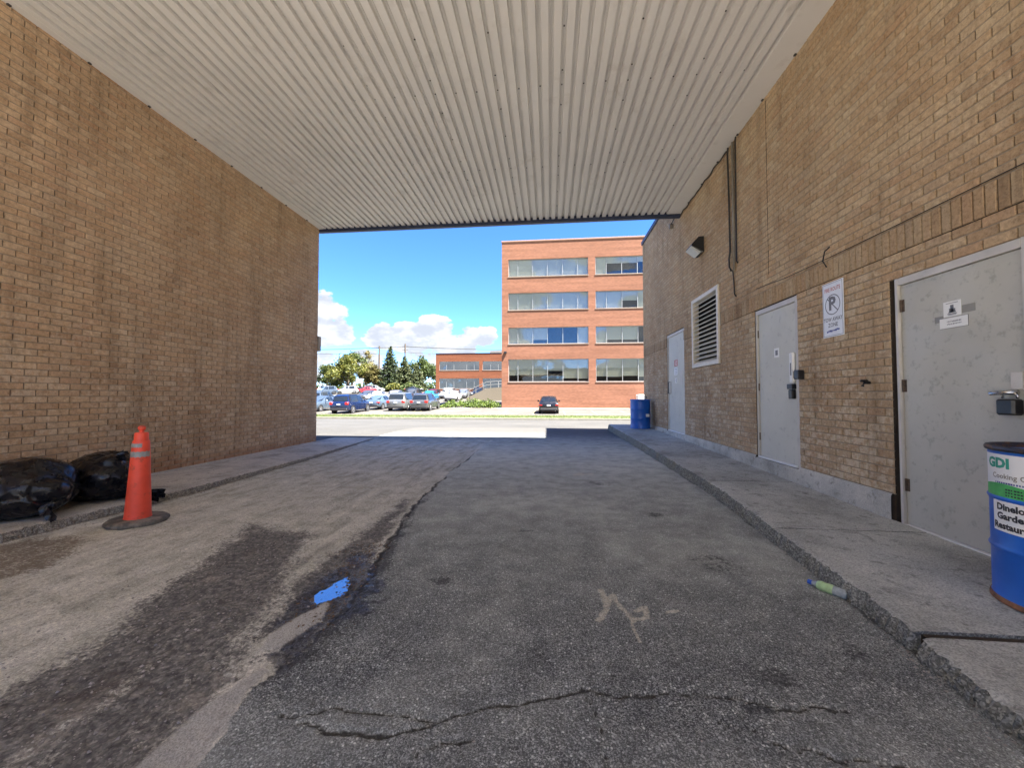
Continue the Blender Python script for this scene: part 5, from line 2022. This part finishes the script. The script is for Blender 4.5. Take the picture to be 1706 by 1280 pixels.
mb.build('head', M['white_paint'], lx_)


# ------------------------------------------------------------------ cars
SHAPES = {
    # station: (t along length from rear, sill z, belt z, roof z, half width at sill, belt, roof)
    'suv': dict(L=4.6, W=.93, st=[(0, .42, .86, .90, .78, .84, .70), (.02, .36, .98, 1.02, .87, .90, .72), (.06, .30, 1.02, 1.10, .91, .91, .74), (.105, .28, 1.03, 1.62, .92, .91, .66), (.16, .26, 1.03, 1.70, .93, .92, .68),
                                  (.42, .25, 1.02, 1.71, .93, .93, .69), (.56, .25, 1.01, 1.66, .93, .93, .67), (.70, .26, 1.02, 1.08, .93, .92, .76), (.78, .27, 1.00, 1.05, .92, .90, .74), (.93, .30, .90, .95, .89, .84, .66), (.985, .36, .76, .80, .80, .74, .58), (1, .44, .62, .66, .70, .66, .5)]),
    'sedan': dict(L=4.6, W=.90, st=[(0, .42, .80, .84, .72, .76, .6), (.02, .34, .94, .98, .82, .84, .68), (.10, .28, .96, 1.02, .88, .87, .72), (.17, .26, .96, 1.04, .89, .88, .72), (.30, .24, .95, 1.40, .90, .89, .60), (.42, .24, .94, 1.46, .90, .90, .62),
                                    (.54, .24, .93, 1.42, .90, .90, .62), (.70, .25, .93, .99, .90, .89, .72), (.80, .27, .90, .95, .89, .87, .70), (.94, .30, .80, .85, .85, .80, .6), (.985, .36, .70, .74, .76, .70, .5), (1, .42, .6, .64, .66, .6, .45)]),
    'hatch': dict(L=4.1, W=.88, st=[(0, .42, .84, .88, .72, .80, .66), (.02, .34, .92, .97, .82, .86, .70), (.06, .28, .95, 1.06, .87, .87, .68), (.13, .26, .96, 1.44, .88, .87, .60), (.22, .25, .96, 1.52, .88, .88, .62),
                                    (.44, .24, .95, 1.53, .88, .88, .62), (.56, .24, .94, 1.46, .88, .88, .61), (.73, .25, .94, 1.00, .88, .87, .70), (.82, .27, .90, .95, .87, .85, .68), (.95, .31, .78, .83, .83, .78, .58), (.985, .36, .70, .74, .74, .70, .5), (1, .42, .6, .64, .66, .6, .45)]),
    'van': dict(L=5.0, W=.97, st=[(0, .42, .92, .96, .82, .88, .78), (.015, .34, 1.02, 1.06, .92, .94, .80), (.04, .30, 1.06, 1.15, .95, .95, .80), (.075, .28, 1.08, 1.72, .96, .95, .74), (.12, .26, 1.08, 1.80, .97, .96, .76),
                                  (.45, .25, 1.06, 1.80, .97, .97, .76), (.62, .25, 1.04, 1.72, .97, .97, .73), (.80, .26, 1.04, 1.10, .96, .95, .78), (.88, .28, .98, 1.03, .94, .90, .72), (.96, .32, .86, .90, .88, .82, .62), (.99, .38, .74, .78, .80, .74, .55), (1, .44, .62, .66, .72, .66, .5)]),
}


def make_car(kind, body_mat, label, group, detail=True):
    S = SHAPES[kind]
    L_, st = S['L'], S['st']
    t = thing('parked_car', label, 'car', (0, 0, 0), group)
    rows = []
    for q, zs, zb, zr, ws, wb, wr_ in st:
        y = q * L_ - L_ / 2
        zm = zs + (zb - zs) * .45
        half = [(ws * .90, zs), (ws * .985, zs + .07), (ws * 1.0, zm), (max(ws, wb) * 1.0, zm + (zb - zm) * .55), (wb * .975, zb), (wr_ * 1.0, zr - .03 if zr - zb > .2 else zr), (wr_ * .72, zr + .012), (0, zr + .03)]
        rows.append([(x_, y, z_) for x_, z_ in half] + [(-x_, y, z_) for x_, z_ in half[-2::-1]])
    m = len(rows[0])
    mb = MB()
    mb.add([p for r_ in rows for p in r_], [(i * m + k, (i + 1) * m + k, (i + 1) * m + k + 1, i * m + k + 1) for i in range(len(rows) - 1) for k in range(m - 1)] + [tuple(range(m)), tuple((len(rows) - 1) * m + k for k in range(m - 1, -1, -1))]
           + [(i * m, i * m + m - 1, (i + 1) * m + m - 1, (i + 1) * m) for i in range(len(rows) - 1)])
    mb.build('body', body_mat, t, smooth=True, local=True, angle=42)
    green = [i for i, s in enumerate(st) if s[3] - s[2] > .3]
    g0, g1 = green[0], green[-1]

    def quad(name, P, ins, off=.012):
        P = [Vector(p) for p in P]
        c = sum(P, Vector()) / 4
        n_ = (P[1] - P[0]).cross(P[3] - P[0]).normalized()
        if n_.dot(c - Vector((0, c.y * .3, .9))) < 0:
            n_ = -n_
        Q = []
        for k in range(4):
            a, b, d_ = P[k], P[(k + 1) % 4], P[k - 1]
            Q.append(a + (b - a).normalized() * ins[0] + (d_ - a).normalized() * ins[1] + n_ * off)
        mb = MB()
        mb.add(Q, [(0, 1, 2, 3)])
        return mb.build(name, M['car_glass'], t, local=True)

    def pt(i, k):
        return rows[i][k]
    for side in (0, 1):
        kb_, kr_ = (4, 5) if side == 0 else (m - 5, m - 6)
        idx = [g0 - 1] + green + [g1 + 1]
        for a, b in zip(idx[:-1], idx[1:]):
            P = [pt(a, kb_), pt(b, kb_), pt(b, kr_), pt(a, kr_)]
            if a == g0 - 1 or b == g1 + 1:
                # corner windows: triangles towards the pillars
                if b == g1 + 1:
                    tri = [Vector(pt(a, kb_)), Vector(pt(a, kb_)).lerp(Vector(pt(b, kb_)), .62), Vector(pt(a, kr_)).lerp(Vector(pt(b, kr_)), .10)]
                    sgn = 1 if side == 0 else -1
                    mb = MB()
                    c_ = sum(tri, Vector()) / 3
                    mb.add([q.lerp(c_, .10) + Vector((.012 * sgn, 0, .004)) for q in tri], [(0, 1, 2)])
                    mb.build('side_window', M['car_glass'], t, local=True)
                continue
            quad('side_window', P, (.035, .045))
    for nm, a, b in (('rear_window', g0 - 1, g0), ('windshield', g1 + 1, g1)):
        quad(nm, [pt(a, 5), pt(a, m - 6), pt(b, m - 6), pt(b, 5)], (.05, .05), .022)
    wr0 = .345 if kind in ('suv', 'van') else .315
    W = S['W']
    for q in (.19, .81):
        for s_ in (-1, 1):
            y = q * L_ - L_ / 2
            Mw = Matrix.Translation((s_ * (W - .10), y, wr0)) @ Matrix.Rotation(R(90) * s_, 4, 'Y')
            mb = MB()
            mb.lathe([(wr0 + .055, .055), (wr0 + .075, .112), (wr0 + .02, .114), (wr0 + .02, .03)], 22, Mw, cap=False)
            mb.build('wheel_arch', M['trim'], t, local=True)
            mb = MB()
            mb.lathe([(.16, -.09), (wr0 - .03, -.10), (wr0, -.07), (wr0, .08), (wr0 - .03, .112), (wr0 * .68, .115), (wr0 * .66, .09), (.02, .09)], 22, Mw)
            w_ = mb.build('wheel', M['tyre'], t, local=True, smooth=True, angle=40)
            if detail:
                mb = MB()
                for k in range(5):
                    a = k * 2 * math.pi / 5
                    mb.box(.02, wr0 * .64, -.032, .032, .092, .112, 0, Mw @ Matrix.Rotation(a, 4, 'Z'))
                mb.lathe([(wr0 * .58, .108), (wr0 * .67, .117), (wr0 * .67, .10)], 22, Mw, cap=False)
                mb.lathe([(.05, .09), (.05, .116), (.01, .118)], 10, Mw)
                mb.build('rim', M['rim'], w_, local=True)
    yr, yf = -L_ / 2, L_ / 2
    tall = kind in ('suv', 'van')
    zl = .92 if tall else .82
    for s_ in (-1, 1):
        mb = MB()
        mb.bbox(min(s_ * W * .62, s_ * W * .955), max(s_ * W * .62, s_ * W * .955), yr - .005, yr + .24, zl - .11, zl + (.13 if tall else .04), .03)
        mb.build('tail_light', M['tail'], t, local=True)
        mb = MB()
        zh = .74 if tall else .66
        mb.bbox(min(s_ * W * .5, s_ * W * .86), max(s_ * W * .5, s_ * W * .86), yf - .32, yf - .045, zh - .03, zh + .10, .03)
        mb.build('headlight', M['head'], t, local=True)
        mb = MB()
        ym = st[g1 + 1][0] * L_ - L_ / 2 - .28
        mb.bbox(min(s_ * (W + .015), s_ * (W + .19)), max(s_ * (W + .015), s_ * (W + .19)), ym - .05, ym + .06, st[g1][2] + .02, st[g1][2] + .18, .03)
        mb.build('mirror', body_mat, t, local=True)
    mb = MB()
    mb.bbox(-W * .86, W * .86, yr - .035, yr + .16, .30, .52, .04)
    mb.build('rear_bumper', M['trim'], t, local=True)
    mb = MB()
    mb.bbox(-W * .82, W * .82, yf - .20, yf + .03, .26, .46, .04)
    mb.build('front_bumper', M['trim'], t, local=True)
    mb = MB()
    mb.bbox(-.16, .16, yr - .04, yr + .05, zl - .12 + (.02 if tall else 0), zl + .0, .004)
    mb.build('number_plate', M['plate'], t, local=True)
    if tall:
        mb = MB()
        for s_ in (-1, 1):
            mb.tube([(s_ * .58, st[g0 + 1][0] * L_ - L_ / 2, 1.72 if kind == 'suv' else 1.81), (s_ * .58, st[g1][0] * L_ - L_ / 2, 1.72 if kind == 'suv' else 1.79)], .025, 6)
        mb.build('roof_rail', M['trim'], t, local=True)
    return t


def park(car, x, y, away=True, yaw=0):
    sl = (gzf(y + 1.3) - gzf(y - 1.3)) / 2.6
    car.location = (x, y, gzf(y))
    car.rotation_euler = (math.atan(sl) * (1 if away else -1), 0, (0 if away else math.pi) + yaw)


P = {k: paint('paint_' + k, v, mt) for k, v, mt in (('navy', (.010, .022, .075), .4), ('silver', (.21, .22, .22), .5), ('graphite', (.10, .105, .11), .5), ('black', (.012, .013, .016), .3), ('skyblue', (.14, .20, .27), .5),
                                                    ('white', (.38, .385, .39), .0), ('red', (.48, .03, .035), .2), ('teal', (.03, .22, .38), .3), ('slate', (.11, .15, .20), .5), ('blue', (.04, .10, .30), .4), ('maroon', (.10, .018, .02), .3), ('sand', (.40, .38, .33), .5))}
GN, GM, GF = 'cars parked nearest the grass strip', 'cars parked in the middle rows', 'cars parked along the far edge'
CARS = [
    ('suv', 'navy', 'shiny navy blue suv parked with its tail to the grass strip', GN, -18.85, 35.2, True),
    ('sedan', 'slate', 'slate grey sedan partly hidden by the brown brick wall, beside the navy suv', GN, -23.2, 37.2, False),
    ('sedan', 'skyblue', 'pale blue sedan parked between the navy suv and the silver van', GN, -18.3, 40.4, True),
    ('van', 'silver', 'silver van with dark rear window beside the graphite crossover', GN, -15.0, 38.9, True),
    ('suv', 'graphite', 'graphite crossover with dark windows at the end of the row nearest the grass strip', GN, -12.7, 38.8, True),
    ('hatch', 'black', 'small black hatchback parked alone in front of the orange office block', 'cars parked in front of the office', -.05, 36.1, True),
    ('suv', 'slate', 'dark slate suv behind the slate grey sedan at the brick wall', GM, -28.6, 46.5, True),
    ('sedan', 'white', 'white sedan in the row just behind the pale blue sedan', GM, -25.2, 54.5, False),
    ('hatch', 'sand', 'sand coloured hatchback behind the silver van', GM, -22.8, 55.0, False),
    ('suv', 'graphite', 'grey suv seen over the roof of the silver van', GM, -20.3, 55.6, False),
    ('sedan', 'teal', 'bright teal sedan seen behind the graphite crossover', GM, -17.6, 56.0, True),
    ('hatch', 'maroon', 'maroon hatchback beside the white suv', GM, -18.9, 62.4, True),
    ('suv', 'white', 'white suv facing the grass strip between the maroon hatchback and dark cars', GM, -16.6, 62.2, False),
    ('sedan', 'white', 'white sedan standing just left of the juniper hedge', GM, -14.0, 55.6, False),
    ('sedan', 'silver', 'silver sedan beside the white suv', GM, -14.2, 63.0, False),
    ('suv', 'black', 'black suv in front of the two storey office', GM, -12.0, 64.5, False),
    ('hatch', 'graphite', 'grey hatchback beside the entrance ramp', GM, -9.8, 65.5, False),
    ('sedan', 'graphite', 'dark grey sedan right behind the row of the white sedan', GM, -27.9, 57.0, False),
    ('suv', 'slate', 'large slate blue suv at the left end of the far rows', GF, -46.6, 76.5, False, -.9),
    ('suv', 'white', 'white suv next to the large slate blue suv', GF, -43.4, 79.0, False, -1.0),
    ('sedan', 'red', 'bright red sedan in the far rows', GF, -40.6, 82.0, False, -1.1),
    ('sedan', 'black', 'black sedan right behind the bright red sedan', GF, -44.0, 87.0, False, -1.1),
    ('van', 'white', 'white van parked sideways in front of the trees', GF, -43.2, 91.5, True, -1.35),
    ('sedan', 'silver', 'silver sedan parked sideways left of the white van', GF, -49.4, 91.5, True, -1.3),
    ('suv', 'white', 'white suv parked below the yellow tree', GF, -55.0, 91.0, True, -1.2),
    ('sedan', 'silver', 'silver sedan at the far end next to the white suv below the yellow tree', GF, -60.5, 91.0, True, -1.2),
    ('sedan', 'black', 'black sedan parked below the broad pale spruce', GF, -33.6, 93.0, True, -1.2),
    ('hatch', 'slate', 'slate hatchback parked under the half bare tree', GF, -52.2, 96.5, True, -1.3),
]
cache = {}
for c in CARS:
    kind, pk, label, grp, x, y, away = c[:7]
    yw = c[7] if len(c) > 7 else 0
    far = y > 45
    key = (kind, far)
    if key in cache:
        t = copy_tree(cache[key])
        t['label'], t['group'] = label, grp
        for ch in t.children:
            nm = ch.name.split('.')[0]
            if nm in ('body', 'mirror'):
                ch.material_slots[0].link = 'OBJECT'
                ch.material_slots[0].material = P[pk]
    else:
        t = make_car(kind, P[pk], label, grp, detail=not far)
        cache[key] = t
    park(t, x, y, away, yw)
